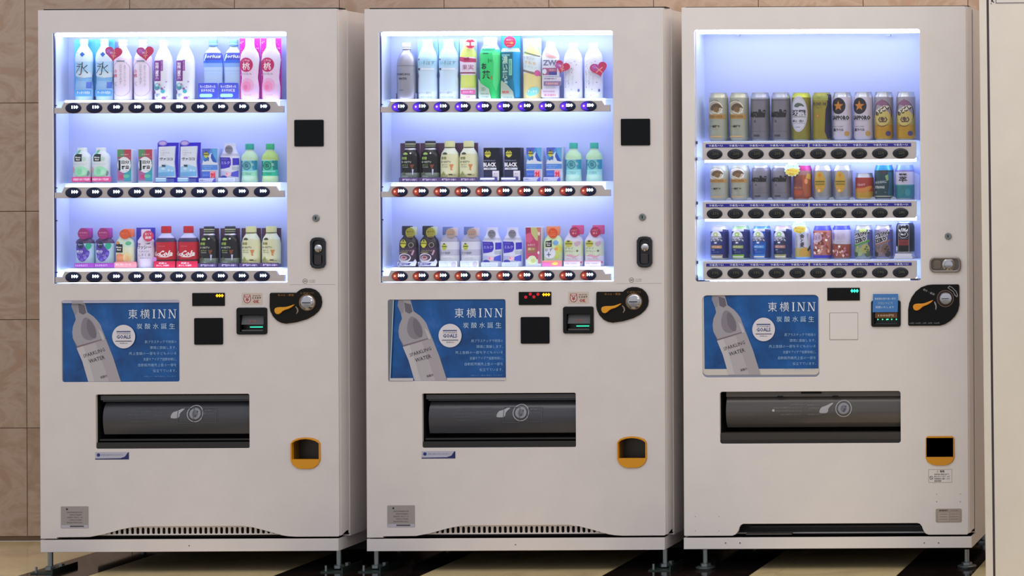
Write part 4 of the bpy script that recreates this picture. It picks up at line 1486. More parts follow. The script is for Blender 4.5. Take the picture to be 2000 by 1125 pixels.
def peach_soda(px, label):
    it = Item(0, 0, px, 'soda_bottle', label, 'bottle', Y=.039)
    r = random.Random(5)
    dots = [p_(ell(r.choice([-1, 1]) * r.uniform(12, 18), r.uniform(40, 116), r.uniform(.6, 1.5), n=8), 'f4b0e4') for _ in range(26)]
    it.slab('backing_card', [(-20, 2), (20, 2), (20, 120), (-20, 120)], .0082, .0012, 'd020a8', ops=dots)
    pr = [(15, 0), (17.5, 2), (18, 24), (15.5, 42), (17, 60), (19, 78), (17, 90), (10.5, 100), (9, 106), (8.5, 119)]
    it.lathe('bottle', pr, [(30, 'eccaf0'), (60, 'f0d6f4'), (200, 'e8e0f6')], sy=.22)
    it.prof = pr
    it.prints([p_(ell(-6, 68, 13.5, 14, 30), 'c4186a'), T_('これは', -6, 77, 4, 'f8d0e0', w=15, arc=14, bold=.02), T_('桃', -6, 65, 15, 'fff0f8', bold=.015), T_('SODA', -5, 50, 3.5, '807898', w=20),
               p_(ell(-4, 28, 13, 14, 28), 'f0b4e0'), p_(ell(-5, 26, 9, 10, 24), 'f498c8'), p_(ell(-7, 24, 4, 5, 16), 'ee7cb4'), T_('果汁1%未満', -3, 9, 1.8, '9088a8', w=14)])
    return it


ps = peach_soda(488.5, 'white peach soda bottle on magenta card beside blue-capped bottle, cola machine')
again(ps, 0, 0, 530, 'white peach soda bottle on magenta card, last in the top row of the cola machine')


# ---- cola machine, middle row
def green_juice(px, label, x2=0):
    it = Item(0, 1, px, 'juice_bottle', label, 'bottle')
    pr = [(16, 0), (17.5, 2), (17.5, 50), (15, 56), (10, 60), (9, 66)]
    it.lathe('bottle', pr, 'e6f0f6')
    it.lathe('cap', [(9.5, 62), (9.5, 68), (8.5, 69)], 'e8f2f4')
    it.prof = pr
    it.prints([p_(smooth([(-13, 46), (-8, 62), (2, 66), (-4, 56), (-8, 48)], 1), '7cd0a4'), p_(rr(-11, 42, 4, 54), '12262c'), p_([(-11, 54), (-5, 57), (4, 56), (4, 53), (-11, 53)], '12262c'), T_('Minute', -3.5, 50, 3.2, 'eef6f4', w=11, bold=.04), T_('Maid', -3.5, 45.5, 3.2, 'eef6f4', w=8, bold=.04),
               p_(ell(8, 47, 3.5, 4), 'c4e8dc'), T_('まるごとりんご', 0, 37, 3, '9ab8b4', w=26), p_(ell(2, 22, 13, 10.5, 26), 'a4ecc4'), p_(ell(0, 22, 5, 6), '8ce0b0'), p_(ell(8, 20, 4, 6), 'b4f0cc'), p_(ell(-14, 26, 2.5, 6), 'e8a8c0'), p_(smooth([(13, 12), (17, 18), (15, 26), (13, 20)], 1), '88a0a8')])
    it.slab('name_card', rr(-21, 2, 19, 12, 1), -.022, .001, 'e04890', ops=[T_('体脂肪を減らす乳酸菌', -2, 7, 5, 'ffd8ea', w=32, bold=.02)])
    return it


gj = green_juice(161, 'white juice bottle with black label, first in the middle row of cola machine')
again(gj, 0, 1, 198, 'white juice bottle with black square label beside a vegetable juice carton, cola machine')


def veg_carton(px, label):
    it = Item(0, 1, px, 'juice_carton', label, 'carton')
    ops = [p_([(-13.5, 65), (0, 65), (0, 50), (-13.5, 50)], '5a9a6c'), p_([(0, 65), (13.5, 65), (13.5, 44), (0, 50)], 'c0405c'), p_([(-13.5, 50), (13.5, 52), (13.5, 48), (-13.5, 47)], 'b45a70'),
           p_([(-13.5, 47), (0, 44), (-3, 26), (-13.5, 24)], '8494b0'), p_([(-13.5, 24), (0, 22), (0, 5), (-13.5, 5)], 'a8649c'), p_([(0, 24), (13.5, 26), (13.5, 3), (0, 4)], '30a0b4'), p_([(13.5, 44), (9, 40), (9, 24), (13.5, 24)], '3c98a8'),
           p_(ell(-5, 12, 5, 4), 'c04070'), p_(ell(4, 13, 6, 3.5), '60c0a0'), T_('濃縮還元', 1, 55, 2.5, 'f4dce0', w=16), p_(ell(0, 35, 13, 15.5, 30), 'f0f4fa'),
           T_('1', -9, 34, 20, '101c30', w=4, bold=.03), T_('日分', 2.5, 40, 7, '101c30', w=15, bold=.03), T_('の', 12, 37, 2.5, '101c30'), T_('野菜', 2.5, 30, 7, '101c30', w=15, bold=.03), T_('350g分の野菜', 1, 23, 2, '708090', w=12)]
    it.box('carton', -14, 0, 14, 66, -.018, .018, 'dfe4f4', ops=[p_(rr(-13.5, 2, 13.5, 65, .5), '9aa8c0')] + ops)
    return it


vc = veg_carton(243, 'vegetable juice carton with white disc nearer the white juice bottles, cola machine')
again(vc, 0, 1, 284, 'vegetable juice carton with white disc nearer the violet-framed cards, cola machine')


def violet_card(px, label):
    it = Item(0, 1, px, 'drink_pouch', label, 'pouch')
    ops = [p_([(-19, 0), (-16, 14), (-16, 68), (16, 68), (13, 14), (14, 5), (20, 0)][::1], 'e8ecfa')]
    it.slab('backing_card', [(-19, 8), (-20, 78), (20, 78), (21, 78), (19, 40), (20, 0), (12, 0), (12, 8)], -.004, .004, '2a08c8')
    it.slab('emblem', ell(-10, 77, 9, 5.5, 24), -.007, .002, '8a78e0', ops=[p_(ell(-10, 77, 6.5, 3.4, 20), 'c8b4f0')])
    it.slab('pouch', [(-19, 10), (-18, 70), (14, 71), (12, 40), (14, 10)], -.012, .008, 'e4ecfa', ops=[
        p_([(-19, 12), (-18.6, 30), (-6, 36), (12.6, 30), (13.4, 12)], '9cd0f4'), p_([(-18.8, 12), (-18.6, 20), (13, 22), (13.4, 12)], '78bcf0'), T_('カラダに', -9, 63, 2, 'a0a8c0', w=10), T_('アミノ酸とクエン酸', -6, 58, 2.4, 'a890b0', w=18), T_('うるおい', -9, 54, 2.4, 'b098b8', w=9),
        T_('ヴァココ', -3, 46, 6, '2a3448', w=25, bold=.03), p_([(-12, 35), (-5, 34), (-4, 31), (-11, 31)], '283040'), p_(ell(-9, 27, 4, 2.4), 'c8e4f8'), p_(ell(2, 24, 2.4, 2.4), 'c8e8ff'), p_(ell(8, 23, 2, 2), 'c8e8ff')])
    it.slab('name_card', rr(-25, 1, -2, 11, 2), -.022, .001, '6c84c0', ops=[p_(rr(-24, 6, -4, 9, 1), 'c8e4f4'), p_(rr(-24, 2, -4, 5, 1), 'a8dcf0')])
    return it


vl = violet_card(328, 'white pouch in violet frame beside a vegetable juice carton, cola machine')
again(vl, 0, 1, 371, 'white pouch in violet frame beside the blue mountain carton, cola machine')


def mountain(px, label, mc=0):
    it = Item(mc, 1, px, 'coffee_carton', label, 'carton')
    ops = [p_(rr(-15, 24, 15, 66, .5), '4a98ec'), p_([(4, 66), (15, 66), (15, 40), (8, 50)], '60b0f0'), p_([(-15, 66), (2, 66), (-2, 56), (-15, 52)], '5064d8'), p_([(-13, 42), (-4, 50), (3, 58), (7, 48), (15, 38), (15, 30), (-15, 34)], 'e0ecfc'),
           p_([(3, 56), (6, 54), (14, 38), (6, 40), (2, 48)], '2458cc'), p_([(-12, 44), (-6, 48), (-5, 42), (-10, 40)], '3a74d0'), p_([(-6, 52), (-1, 48), (-2, 41), (-7, 44)], '3c70b8'),
           p_(smooth([(-13, 54), (-7, 62), (-1, 54), (-7, 46)], 1), 'd8d448'), p_(rr(-12, 53, -2, 55), '505828'), T_('GEORGIA', -7, 57, 2, '404820', w=7), p_(ell(-7, 59.5, 2, 1.4, 10), '304020'),
           p_(rr(-15, 24, 15, 34, 0), '5090e8'), T_('エメラルドマウンテン', -4, 31, 2.6, 'd8e8ff', w=20), T_('ブレンド', -4, 27, 2.6, 'd8e8ff', w=12), p_(rr(-15, 22, 15, 24), 'd4dcf4'), p_(rr(-15, 8, 2, 21), '4470dc'), T_('コーヒー', -7, 14, 3, 'b8ccff', w=12)]
    it.box('carton', -15.5, 0, 15.5, 67, -.018, .018, 'ccd8f6', ops=ops)
    it.slab('badge', rr(0, 6, 11, 22, 2), -.021, .002, 'f0a0b8', ops=[T_('9', 4, 14, 10, 'e02048', bold=.05), T_('1', 8.5, 14, 10, 'e02048', bold=.05)])
    it.slab('name_card', rr(-22, 0, 11, 8.5, 1), -.024, .001, 'ccd4f0', ops=[('h', rr(-22, 0, 11, 8.5), rr(-21.3, .7, 10.3, 7.8), '6068b8'), T_('微糖タイプです', -7, 4, 4, '5058a0', w=26), p_([(4, 0), (11, 0), (11, 8), (7, 6)], '5a50c8')])
    return it


mo = mountain(410, 'light blue mountain coffee carton with red badge, cola machine')


def blue_white(px, label, mc, row):
    it = Item(mc, row, px, 'yogurt_bottle', label, 'bottle')
    pr = [(18, 0), (19, 2), (19, 50), (17, 54), (12.5, 62), (11, 68), (11, 76)]
    it.lathe('bottle', pr, [(51, 'e0e4fa'), (56, 'c2c4dc'), (200, 'e2e4fa')])
    it.prof = pr
    it.slab('cap_disc', ell(-3, 64, 7.6, 8, 24), -.024, .002, '8c8ca4', ops=[T_('ラクトの', -3, 66, 4, '2e2e40', w=10, bold=.03), T_('恵み', -3, 61, 2.4, '50506a', w=6)])
    it.prints([p_([(-18, 49), (4, 48.5), (6, 44), (6, 34), (3, 29), (-6, 27), (-16, 26)], '3c2cc4'), T_('まろやか', -7, 45, 3, '9c94f0', w=13), T_('ミルク', -5, 38, 6, 'c0bcff', w=18, bold=.02), p_([(9, 47), (18.5, 47), (18.5, 34), (9, 33)], '3c30cc'), p_([(8, 31), (18.4, 30), (18.4, 24), (8, 24)], 'b8c4d4'), p_([(7, 19), (18, 23), (18, 10), (6, 12)], '5058d8'),
               p_(smooth([(-4, 22), (2, 18), (8, 20), (4, 12), (-3, 11)], 1), 'f0c4d4'), p_(smooth([(-3, 20), (1, 16), (-3, 14)], 1), 'e88098'), p_(smooth([(-16, 12), (-6, 14), (0, 9), (-8, 7), (-16, 9)], 1), '4448c8'), p_(rr(-16, 15, -5, 21), 'b8c0ec')])
    it.slab('name_card', rr(-24, -1 + 1, 9, 9, 1), -.024, .001, 'ccd8ee', ops=[T_('ほっとひといき', -6, 4.5, 3, '7888a8', w=22)])
    return it


bw = blue_white(450, 'white milk drink bottle with grey disc and violet print beside green tea, cola machine', 0, 1)


def tea(px, label, mc, cap, body, lab, lab2):
    it = Item(mc, 1, px, 'tea_bottle', label, 'bottle')
    pr = [(15, 0), (16, 2), (15, 12), (15.5, 40), (16.5, 46), (14.5, 53), (9, 59), (7.5, 61), (7.5, 63)]
    it.lathe('bottle', pr, [(12, body[0]), (22, body[1]), (42, lab[0]), (200, body[2])], sy=.7)
    it.lathe('cap', [(7.2, 61), (7.2, 63.5), (8.2, 63.6), (8.2, 74), (7.4, 75)], [(63.5, 'd8ecf0'), (200, cap)], sy=.8)
    it.prof = pr
    it.prints([p_([(8, 42), (15.5, 42), (15.5, 24), (10, 24)], lab[1]), p_([(-15.5, 42), (-12, 42), (-13, 14), (-15.5, 14)], lab[1]), ('h', ell(-1, 32, 8, 8, 28), ell(-1, 32, 6.6, 6.6, 28), lab2), T_('茶', -1, 32, 9, lab2, bold=.02),
               T_('綾', -9.5, 32, 5, lab2), T_('香', 9, 34, 5, 'c8f4f0'), p_(rr(-13, 42, 13, 43.5), 'd0f0f0'), p_(rr(-12, 20, 13, 22), 'a8ecec'), T_('にごりほのか', 0, 16, 4, lab2, w=15, bold=.01)])
    return it


t1 = tea(488, 'green tea bottle with teal cap and pale blue label, cola machine', 0, '18a898', ('c8f4dc', 'a4ecc8', 'c4e8c8'), ('8cdce8', '2894b4'), '187484')
t2 = tea(528, 'green tea bottle with bright green cap and emerald label, cola machine', 0, '2ab878', ('d0f4c0', '30d0a0', 'b8dc80'), ('50dcb8', '109088'), '0c6c60')


# ---- cola machine, bottom row
def grape(px, label):
    it = Item(0, 2, px, 'juice_bottle', label, 'bottle')
    pr = [(17, 0), (18, 2), (18, 50), (16.5, 54), (11, 58), (10, 62)]
    it.lathe('bottle', pr, [(48, 'bfe0f6'), (200, '5a3a6c')])
    it.lathe('cap', [(11, 58), (12.5, 60), (12.5, 76), (11, 78)], 'a840b0', cx=2)
    it.prof, it.cx = pr, 0
    it.slab('cap_disc', ell(-4, 67, 11, 11, 26), -.024, .002, 'a82a80', ops=[T_('カラダに', -4, 69, 3.2, 'f0b0d8', w=16, bold=.02), T_('おいしく', -4, 64, 2.4, 'e090c8', w=12)])
    it.prints([p_(smooth([(-12, 52), (-15, 40), (-13, 26), (-8, 14), (2, 12), (10, 20), (13, 32), (8, 36), (2, 46), (1, 52)], 1), '5a3ab8'), p_(smooth([(-10, 52), (-12, 42), (-2, 36), (2, 44), (0, 53)], 1), '1c2858'),
               T_('Qoo', -5, 46, 3.6, 'd8e0ff', w=10, bold=.02), p_(smooth([(4, 44), (10, 50), (16, 46), (14, 38), (8, 35)], 1), '2cb894'), p_(ell(-9, 22, 3.4), '8070dc'), p_(ell(-2, 16, 3.4), '7464d4'), p_(ell(5, 20, 3.4), '8c7ce0'), p_(ell(9, 28, 3.2), '7868d8'), p_(ell(-5, 28, 3), '6c5ccc'),
               T_('鉄分', -6, 32, 6.5, 'e8e8ff', w=14, bold=.03), T_('一日分', 2, 25, 3, 'd0ccf8', w=9)])
    it.slab('name_card', rr(-22, 1, 18, 10, 2), -.024, .001, 'a044b8', ops=[T_('むらさきぶどう', -8, 5.4, 4, 'f0d4ff', w=24, bold=.02)])
    return it


gp = grape(167, 'grape juice bottle with purple cap, first in the bottom row of the cola machine')
again(gp, 0, 2, 205.5, 'grape juice bottle with purple cap beside the orange-capped juice, cola machine')

it = Item(0, 2, 245, 'juice_bottle', 'pale green juice bottle with orange cap and black square label, cola machine', 'bottle')
pr = [(17, 0), (18, 2), (18, 48), (15.5, 54), (11, 60), (10, 66)]
it.lathe('bottle', pr, [(14, 'f6d8cc'), (40, 'e8f0d0'), (200, 'd8f0dc')])
it.lathe('cap', [(10, 60), (11, 62), (11, 74), (10, 76)], 'f08060', cx=7)
it.prof, it.cx = pr, 0
it.slab('cap_disc', ell(-1, 66, 10.5, 9.5, 26), -.024, .002, 'e86030', ops=[T_('まるごと', -1, 67, 3, 'f8b080', w=12)])
it.prints([p_(ell(10, 48, 5, 4), '60c090'), p_(rr(-16, 30, 0, 45), '161c28'), p_([(-16, 45), (-13, 49), (-8, 49), (-5, 46), (0, 46), (0, 44), (-16, 44)], '161c28'), p_(ell(-11, 49, 4, 3), 'e8a050'), T_('Minute', -8, 40.5, 3.4, 'f4f4f0', w=12, bold=.04), T_('Maid', -8, 35.5, 3.4, 'f4f4f0', w=9, bold=.04),
           p_(smooth([(-15, 28), (0, 28), (4, 18), (0, 10), (-14, 10)], 1), 'f8a478'), p_(ell(8, 20, 7, 10), 'f4dca0'), p_(ell(8, 18, 4, 6), 'f8c890'), T_('マンゴー', -6, 25, 3, 'c05840', w=13)])
it.slab('name_card', rr(-22, 0, 22, 12, 2), -.024, .001, 'f49ca4', ops=[T_('朝のフルーツ一本', -4, 7, 5, 'fff0e0', w=30, bold=.02), T_('これでOK', -4, 3, 2, 'ffe0e0', w=16)])

it = Item(0, 2, 285.5, 'yogurt_bottle', 'white yogurt drink bottle on blue card with red round badge, cola machine', 'bottle')
it.slab('backing_card', [(-19, 8), (18, 8), (18, 78), (-19, 78)], .018, .002, '4640c0')
pr = [(15, 0), (16.5, 2), (16.5, 36), (15, 46), (16, 52), (12, 58), (9, 62), (9, 75)]
it.lathe('bottle', pr, 'ece4fa')
it.prints([T_('ラッシー', 0, 40, 8, '484860', w=26, bold=.02), T_('LASSI', 0, 32, 3, '8c8ca8', w=18), T_('しろくま', 1, 25, 6, '9c98b4', w=22, bold=.02), T_('無脂肪乳使用', 2, 19, 2, '8888a8', w=20), p_([(-14, 46), (-9, 48), (-6, 46), (-9, 45)], 'a05070'), p_([(2, 46), (12, 49), (10, 46)], '505078')])
it.slab('badge', ell(4, 62, 10.5, 10.5, 28), -.024, .002, 'e03a70', ops=[T_('甘くて', 4, 66, 5, 'ffe8f4', w=13, bold=.03), T_('濃厚', 4, 59, 5.5, 'ffe8f4', w=13, bold=.03)])
it.slab('tag', rr(12, 12, 20, 21, 3), -.023, .001, 'd890e8')


def cola(px, label):
    it = Item(0, 2, px, 'cola_bottle', label, 'bottle')
    pr = [(19, 0), (20, 2), (20, 52), (17.5, 57), (10, 64), (8.5, 67), (8, 70)]
    it.lathe('bottle', pr, [(13, '8c1030'), (16, '4c0a1c'), (50, 'c8102c'), (58, '3c2a5c'), (200, mat('cfcdf4', .15))])
    it.lathe('cap', [(8, 67), (9.8, 68), (9.8, 79), (9, 81)], 'c8142c')
    it.prof = pr
    it.prints([T_('Coca-Cola', 2, 28, 12, 'fff4f4', w=52, bold=.015, shear=.35) if False else T_('Coca', -14, 27, 9.5, 'fff4f4', w=15, bold=.03, shear=.3), T_('Cola', 4, 28, 11.5, 'fff4f4', w=26, bold=.04, shear=.35), p_(smooth([(-12, 21), (-4, 23), (8, 22), (16, 25), (8, 20), (-4, 20.5)], 1), 'fff0f0'), T_('TRADE MARK', -4, 42, 1.4, 'f0a0a8', w=15)])
    it.slab('name_card', rr(-24, 0, 17, 13, 1), -.026, .001, 'e0184c', ops=[T_('刺激の', -7, 9, 3.6, 'ffe4ec', w=16, bold=.03), T_('おいしさ炭酸', -7, 4.4, 3.6, 'ffe4ec', w=26, bold=.03)])
    return it


ck = cola(325, 'red cola bottle with red cap beside the white yogurt bottle on its blue card')
again(ck, 0, 2, 368.5, 'red cola bottle with red cap beside the black coffee bottle')


def coffee(mc, row, px, label, dark):
    it = Item(mc, row, px, 'coffee_bottle', label, 'bottle')
    it.slab('backing_card', [(-19, 7), (19, 7), (19, 76), (-19, 76)], .020, .002, '52304c')
    pr = [(17, 6), (18, 8), (18, 46), (16, 56), (11.5, 63), (10, 66), (9.5, 68)]
    if dark:
        it.lathe('bottle', pr, [(18, mat('8a9a94', .3, .5)), (63, mat('0a0912', .2, spec=.35)), (200, mat('c8c8d0', .3, .6))], sy=.7)
        it.lathe('cap', [(9.5, 66), (10.2, 67), (10.2, 78), (9.6, 80)], [(69, '1c2430'), (71, '8c9478'), (73, '1c2430'), (75, 'c4c8a0'), (200, '20283c')], sy=.8)
    else:
        it.lathe('bottle', pr, [(17, 'dcdcae'), (54, 'e2e4bc'), (200, 'e4ecd8')], sy=.7)
        it.lathe('cap', [(9.5, 66), (10.2, 67), (10.2, 78), (9.6, 79.5)], [(68, '6c6c50'), (200, 'dce0a8')], sy=.8)
    it.prof, it.sy = pr, .7
    ink, gold, cup = ('d8e4d0', 'a8cc60', '7a3c24') if dark else ('3c4028', '888c48', 'd88c50')
    it.prints([p_(smooth([(-13, 53), (-8, 58), (-3, 57), (0, 53)], 1), gold if dark else '40482c'), p_(ell(4, 56, 1.6), 'e8eef0' if dark else 'f0f4d8'), T_('珈琲', -8, 46, 6, gold, w=11, bold=.03), T_('ヨーロピアン', -4, 39, 4, ink, w=20, bold=.03), T_('香るブラック' if dark else '香るラテ', -6, 33, 3, gold, w=12, bold=.01),
               T_('EUROPEAN', -6, 29, 1.8, ink, w=12), p_([(3, 34), (11, 34), (8, 26), (6, 26)], cup), p_([(7, 25), (10, 25), (9, 14), (7.5, 14)] if dark else [(6, 27), (9, 24), (8, 22), (5, 24)], 'c8c8f0' if dark else cup),
               p_([(-13, 13), (-9, 21), (-4, 13)], '585c38' if dark else '8c9c48'), p_(rr(-15, 12.6, 14, 13.6), '6c8078' if dark else '909468'), T_('微糖', -7, 10, 2.4, 'b8ccc8' if dark else '788048', w=14)] +
              ([] if dark else [p_(rr(2, 13, 9, 15), '303020'), p_(rr(-14, 8, 6, 9.4), 'b4b070')]))
    it.slab('name_card', rr(-24, 0, 14, 8.5, 1), -.025, .001, '4a3468', ops=[T_('厳選豆ボトル缶', -5, 4.4, 4.2, 'e0d4f4', w=24, bold=.02), T_('大', 9, 4.4, 4, 'd0c0e8')])
    return it


cd = coffee(0, 2, 409, 'black coffee bottle on brown card nearer the red cola bottle, cola machine', True)
cc_ = coffee(0, 2, 491, 'cream coffee bottle on brown card nearer the black coffee bottles, cola machine', False)
again(cd, 0, 2, 450, 'black coffee bottle on brown card nearer the cream coffee bottles, cola machine')
again(cc_, 0, 2, 530.5, 'cream coffee bottle on brown card, last in the bottom row of the cola machine')

# ---- violet-button machine, top row
it = Item(1, 0, 795, 'water_bottle', 'silver aluminium sparkling water bottle in the machine with violet buttons', 'bottle')
pr = [(18, 0), (19, 3), (19, 68), (18, 78), (14, 88), (8.5, 94), (7.5, 96), (7.5, 98)]
ALU = mat('a6a6b4', .38, .75)
it.lathe('bottle', pr, ALU, sy=.8)
it.lathe('cap', [(7.5, 97), (8.8, 98), (8.8, 110), (8, 111)], [(99, '9c9cac'), (101, 'd8dce8'), (103, '9c9cac'), (105, 'd8dce8'), (200, 'b4b4c4')], sy=.8)
it.prof, it.sy = pr, .8
it.prints([p_(rr(-18, 65, 18, 66), '6c6c80'), T_('SPARKLING', -3, 49, 4.4, '3c3c50', w=27, bold=.02), T_('WATER', -3, 40.5, 4.4, '3c3c50', w=17, bold=.02), T_('炭酸水', -5, 18, 2.6, '4c4c60', w=8)])
b = MB()
for sgn in (-1, 1):
    x = it.X + sgn * 19.5 * it.k
    b.box(x - .0015, x + .0015, it.Y - .012, it.Y + .012, it.Z, it.Z + 12 * it.k, mat('8c94b8', .4))
b.build('bottle_stand', it.root)


def fresh_water(px, label):
    it = Item(1, 0, px, 'water_bottle', label, 'bottle')
    it.slab('backing_card', [(-20, 60), (20, 60), (20, 119), (-20, 119)], .018, .002, 'a4d4f4')
    pr = [(17, 0), (18.5, 2), (18.5, 40), (17.5, 46), (19, 56), (19, 80), (16, 92), (11, 102), (10, 108), (10, 117)]
    it.lathe('bottle', pr, [(16, 'dcecfa'), (58, 'cce6fa'), (82, 'b8dcf4'), (200, 'c4e4f8')])
    it.prints([p_([(-18, 80), (-8, 78), (4, 79), (18, 76), (18, 64), (4, 66), (-18, 65)], 'a8d8f0'), T_('いろはす', 1, 71, 7.5, '5a748c', w=30, bold=.0), p_(ell(-15, 78, 2, 2), '8c5878'), p_(rr(-17, 57, -12, 61), '4c4c74'), p_(rr(-10, 57.5, 15, 60.5, 1), 'e8f0fa'), T_('飲みきりの爽快さ', -3, 13, 5, '9ab0c4', w=26), T_('天然水使用', 0, 4, 4, 'a4b8c8', w=22)])
    return it


fw = fresh_water(836, 'pale blue water bottle on light card beside the silver bottle')
again(fw, 1, 0, 877, 'pale blue water bottle on light card beside the yellow fruit drink with red badge')

it = Item(1, 0, 915, 'juice_bottle', 'yellow fruit drink bottle with round red badge at its top', 'bottle')
it.slab('backing_card', [(-17, 30), (17, 30), (17, 118), (-17, 118)], .018, .002, 'b0d4e4')
pr = [(15, 0), (16, 2), (15.5, 24), (14.5, 46), (16, 52), (16.5, 80), (15, 92), (10, 102), (9, 110)]
it.lathe('bottle', pr, [(10, 'f4e8f4'), (22, 'f0ecf0'), (47, 'd8e878'), (82, 'ece0f4'), (200, 'd4e478')])
it.prints([p_([(-16, 83), (16, 79), (16, 72), (-4, 72), (-16, 75)], 'c03c6c'), p_([(-6, 79), (4, 82), (6, 76), (-4, 75)], '90204c'), T_('果実', 2, 62, 11, 'a83c74', w=22, bold=.0), p_(rr(-15, 50, 15, 52.5), '8c3458')])
it.slab('badge', ell(4, 108, 10.5, 10.5, 28), -.022, .002, 'd83048', ops=[('h', ell(4, 108, 10.5, 10.5, 28), ell(4, 108, 9, 9, 28), 'f0b0b8'), p_(rr(-5, 104, 13, 111, 1), 'f8e8ec'), p_(rr(2.6, 102, 5.4, 114), 'd0203c'), p_([(0.4, 110), (2.8, 114), (3.4, 114), (3.4, 110.6)], 'd0203c'), T_('No.', 4, 116, 2.6, 'ffe0e0', w=6)])
it.slab('name_card', rr(-15, 10, 13, 18, 1), -.021, .001, 'd860a0', ops=[T_('はちみつ果汁', -1, 14, 4, 'ffe0f4', w=20, bold=.02)])
it.slab('maker_card', rr(-14, 1, 14, 8, 1), -.021, .001, 'f4dcec', ops=[T_('国産', -1, 4.5, 3.6, 'c04c6c', w=8)])

it = Item(1, 0, 958.5, 'tea_bottle', 'bright green tea bottle with black brush lettering and grey base card', 'bottle')
pr = [(19, 0), (20, 2), (20.5, 50), (21, 86), (19, 96), (15, 103), (13, 108), (13.5, 118), (12.5, 121)]
it.lathe('bottle', pr, [(90, '2cd070'), (97, '48e098'), (103, 'b8f0e0'), (200, 'c0e8f0')])
it.prints([p_([(6, 94), (20, 90), (20, 40), (14, 14), (8, 30), (10, 70)], '50e488'), p_(rr(-12, 88, 0, 90), '106a40'), T_('お〜い', 3, 75, 9, '0c3c2c', w=8, bold=.02), T_('お', -9, 64, 12, '0a2c24', bold=.04), T_('茶', -5, 47, 17, '0a2c24', bold=.03), p_(rr(4, 38, 7, 45, 1), 'b07838'), p_(rr(-13, 104, -2, 106), '8cc4cc'), p_(rr(-14, 96, 12, 99), '28a078')])
it.slab('base_card', [(-24, 4), (-24, 40), (-19, 30), (-4, 20), (1, 0), (-22, 0)][::-1], -.026, .001, 'aec6b4', ops=[T_('京都の', -14, 19, 8, '5c7466', w=10), T_('茶葉を使用', -12, 10, 3, '6c8478', w=15), T_('すっきり香る', -11, 4, 3, '6c8478', w=14)])

it = Item(1, 0, 998, 'tea_bottle', 'dark teal tea bottle with round red badge above it', 'bottle')
it.slab('backing_card', [(-19, 2), (19, 2), (19, 124), (-19, 124)], .020, .002, '30a4cc')
pr = [(18, 0), (19, 2), (19, 88), (18, 95), (16, 99)]
it.lathe('bottle', pr, [(92, '107c9c'), (200, 'c8eef4')])
it.prints([p_([(8, 92), (19, 92), (19, 4), (12, 4), (8, 40)], '1c98d0'), p_([(-18, 90), (6, 90), (6, 40), (-8, 30), (-18, 38)], '0a6474'), T_('濃い茶', -8, 62, 44, 'a8ccb8', vert=True, w=12, bold=.03), p_(rr(0, 46, 6, 78, 1), '80ccb0'), T_('体脂肪を減らす', 3, 62, 28, '187868', vert=True, w=3), T_('健康', -6, 34, 14, 'b8e4e8', vert=True, w=7, bold=.03), p_(rr(-15, 84, 2, 87), '7cb8c4')])
it.slab('badge', ell(-2, 111, 11.5, 11.5, 28), -.022, .002, 'c8284c', ops=[T_('毎日の', -2, 115, 3, 'f8c0c0', w=13), T_('一本', -2, 109, 5, 'f4b460', w=15, bold=.02), T_('選ばれて', -2, 103.5, 2.4, 'f8c8c8', w=11)])
it.slab('base_card', [(-20, 30), (-19, 36), (-8, 28), (4, 14), (6, 0), (-20, 0)][::-1], -.026, .001, 'a8b8a8', ops=[T_('限定', -10, 13, 5.5, 'c84838', w=14, bold=.03), T_('京都産', -6, 3, 3, '50887c', w=18)])

it = Item(1, 0, 1040, 'juice_bottle', 'yellow lemon drink bottle with tilted white label', 'bottle')
it.slab('backing_card', [(-18, 40), (18, 40), (18, 119), (-18, 119)], .018, .002, 'c8ecd0')
pr = [(16, 0), (17.5, 2), (17.5, 60), (18, 84), (14, 92), (9, 103), (7, 108)]
it.lathe('bottle', pr, [(50, 'e8dc98'), (86, 'e4ecec'), (200, 'dcf080')])
it.prints([p_([(-17, 54), (17, 44), (17, 49), (-17, 58)], '8c7c70'), p_([(-17, 88), (17, 80), (17, 49), (-17, 58)], 'd8e8ec'), T_('レモンの', -3, 79, 5, 'a8b4b8', w=22, rot=-10), T_('きもち', -1, 70, 6, 'e4c088', w=24, rot=-10, bold=.02), T_('ビタミン', 0, 62, 5, 'acc4c0', w=24, rot=-10), p_(ell(12, 50, 5, 6), 'd860a0'), p_([(-16, 90), (17, 82), (17, 84), (-14, 93)], '707858'),
           p_(smooth([(-10, 8), (-2, 22), (16, 24), (14, 10), (0, 4)], 1), '88dcd8'), T_('すっきり', 3, 14, 6, 'e4fcfa', w=18, bold=.02)])

it = Item(1, 0, 1076, 'drink_bottle', 'white bottle with red and blue badges beside a small heart tag', 'bottle')
pr = [(15, 0), (17, 2), (17, 84), (14, 92), (9, 102), (8, 112)]
it.lathe('bottle', pr, 'e8e8f8')
it.prints([('h', ell(4, 104, 8, 8, 26), ell(4, 104, 7, 7, 26), 'b0b8e0'), T_('ア', 4, 104, 6, '8898cc'), p_(smooth([(-8, 92), (0, 88), (12, 82), (14, 79), (0, 80), (-8, 84)], 1), 'f4b8b4'), p_(ell(-6, 92, 3, 2), 'e8d8a0')])
it.slab('claim_card', rr(-17, 44, 16, 76, 1), -.022, .001, 'dce0f2', ops=[T_('ZW', -2, 70, 11, '7880a8', w=27, bold=.04), p_(rr(-16, 46, 12, 60, 1), 'a85c88'), p_(rr(-4, 46, 12, 52, 0), '4448a0'), p_(ell(-12, 53, 4, 5), 'dce4f8'), T_('脂肪に', 4, 56, 3.6, 'f4d4e0', w=14)])
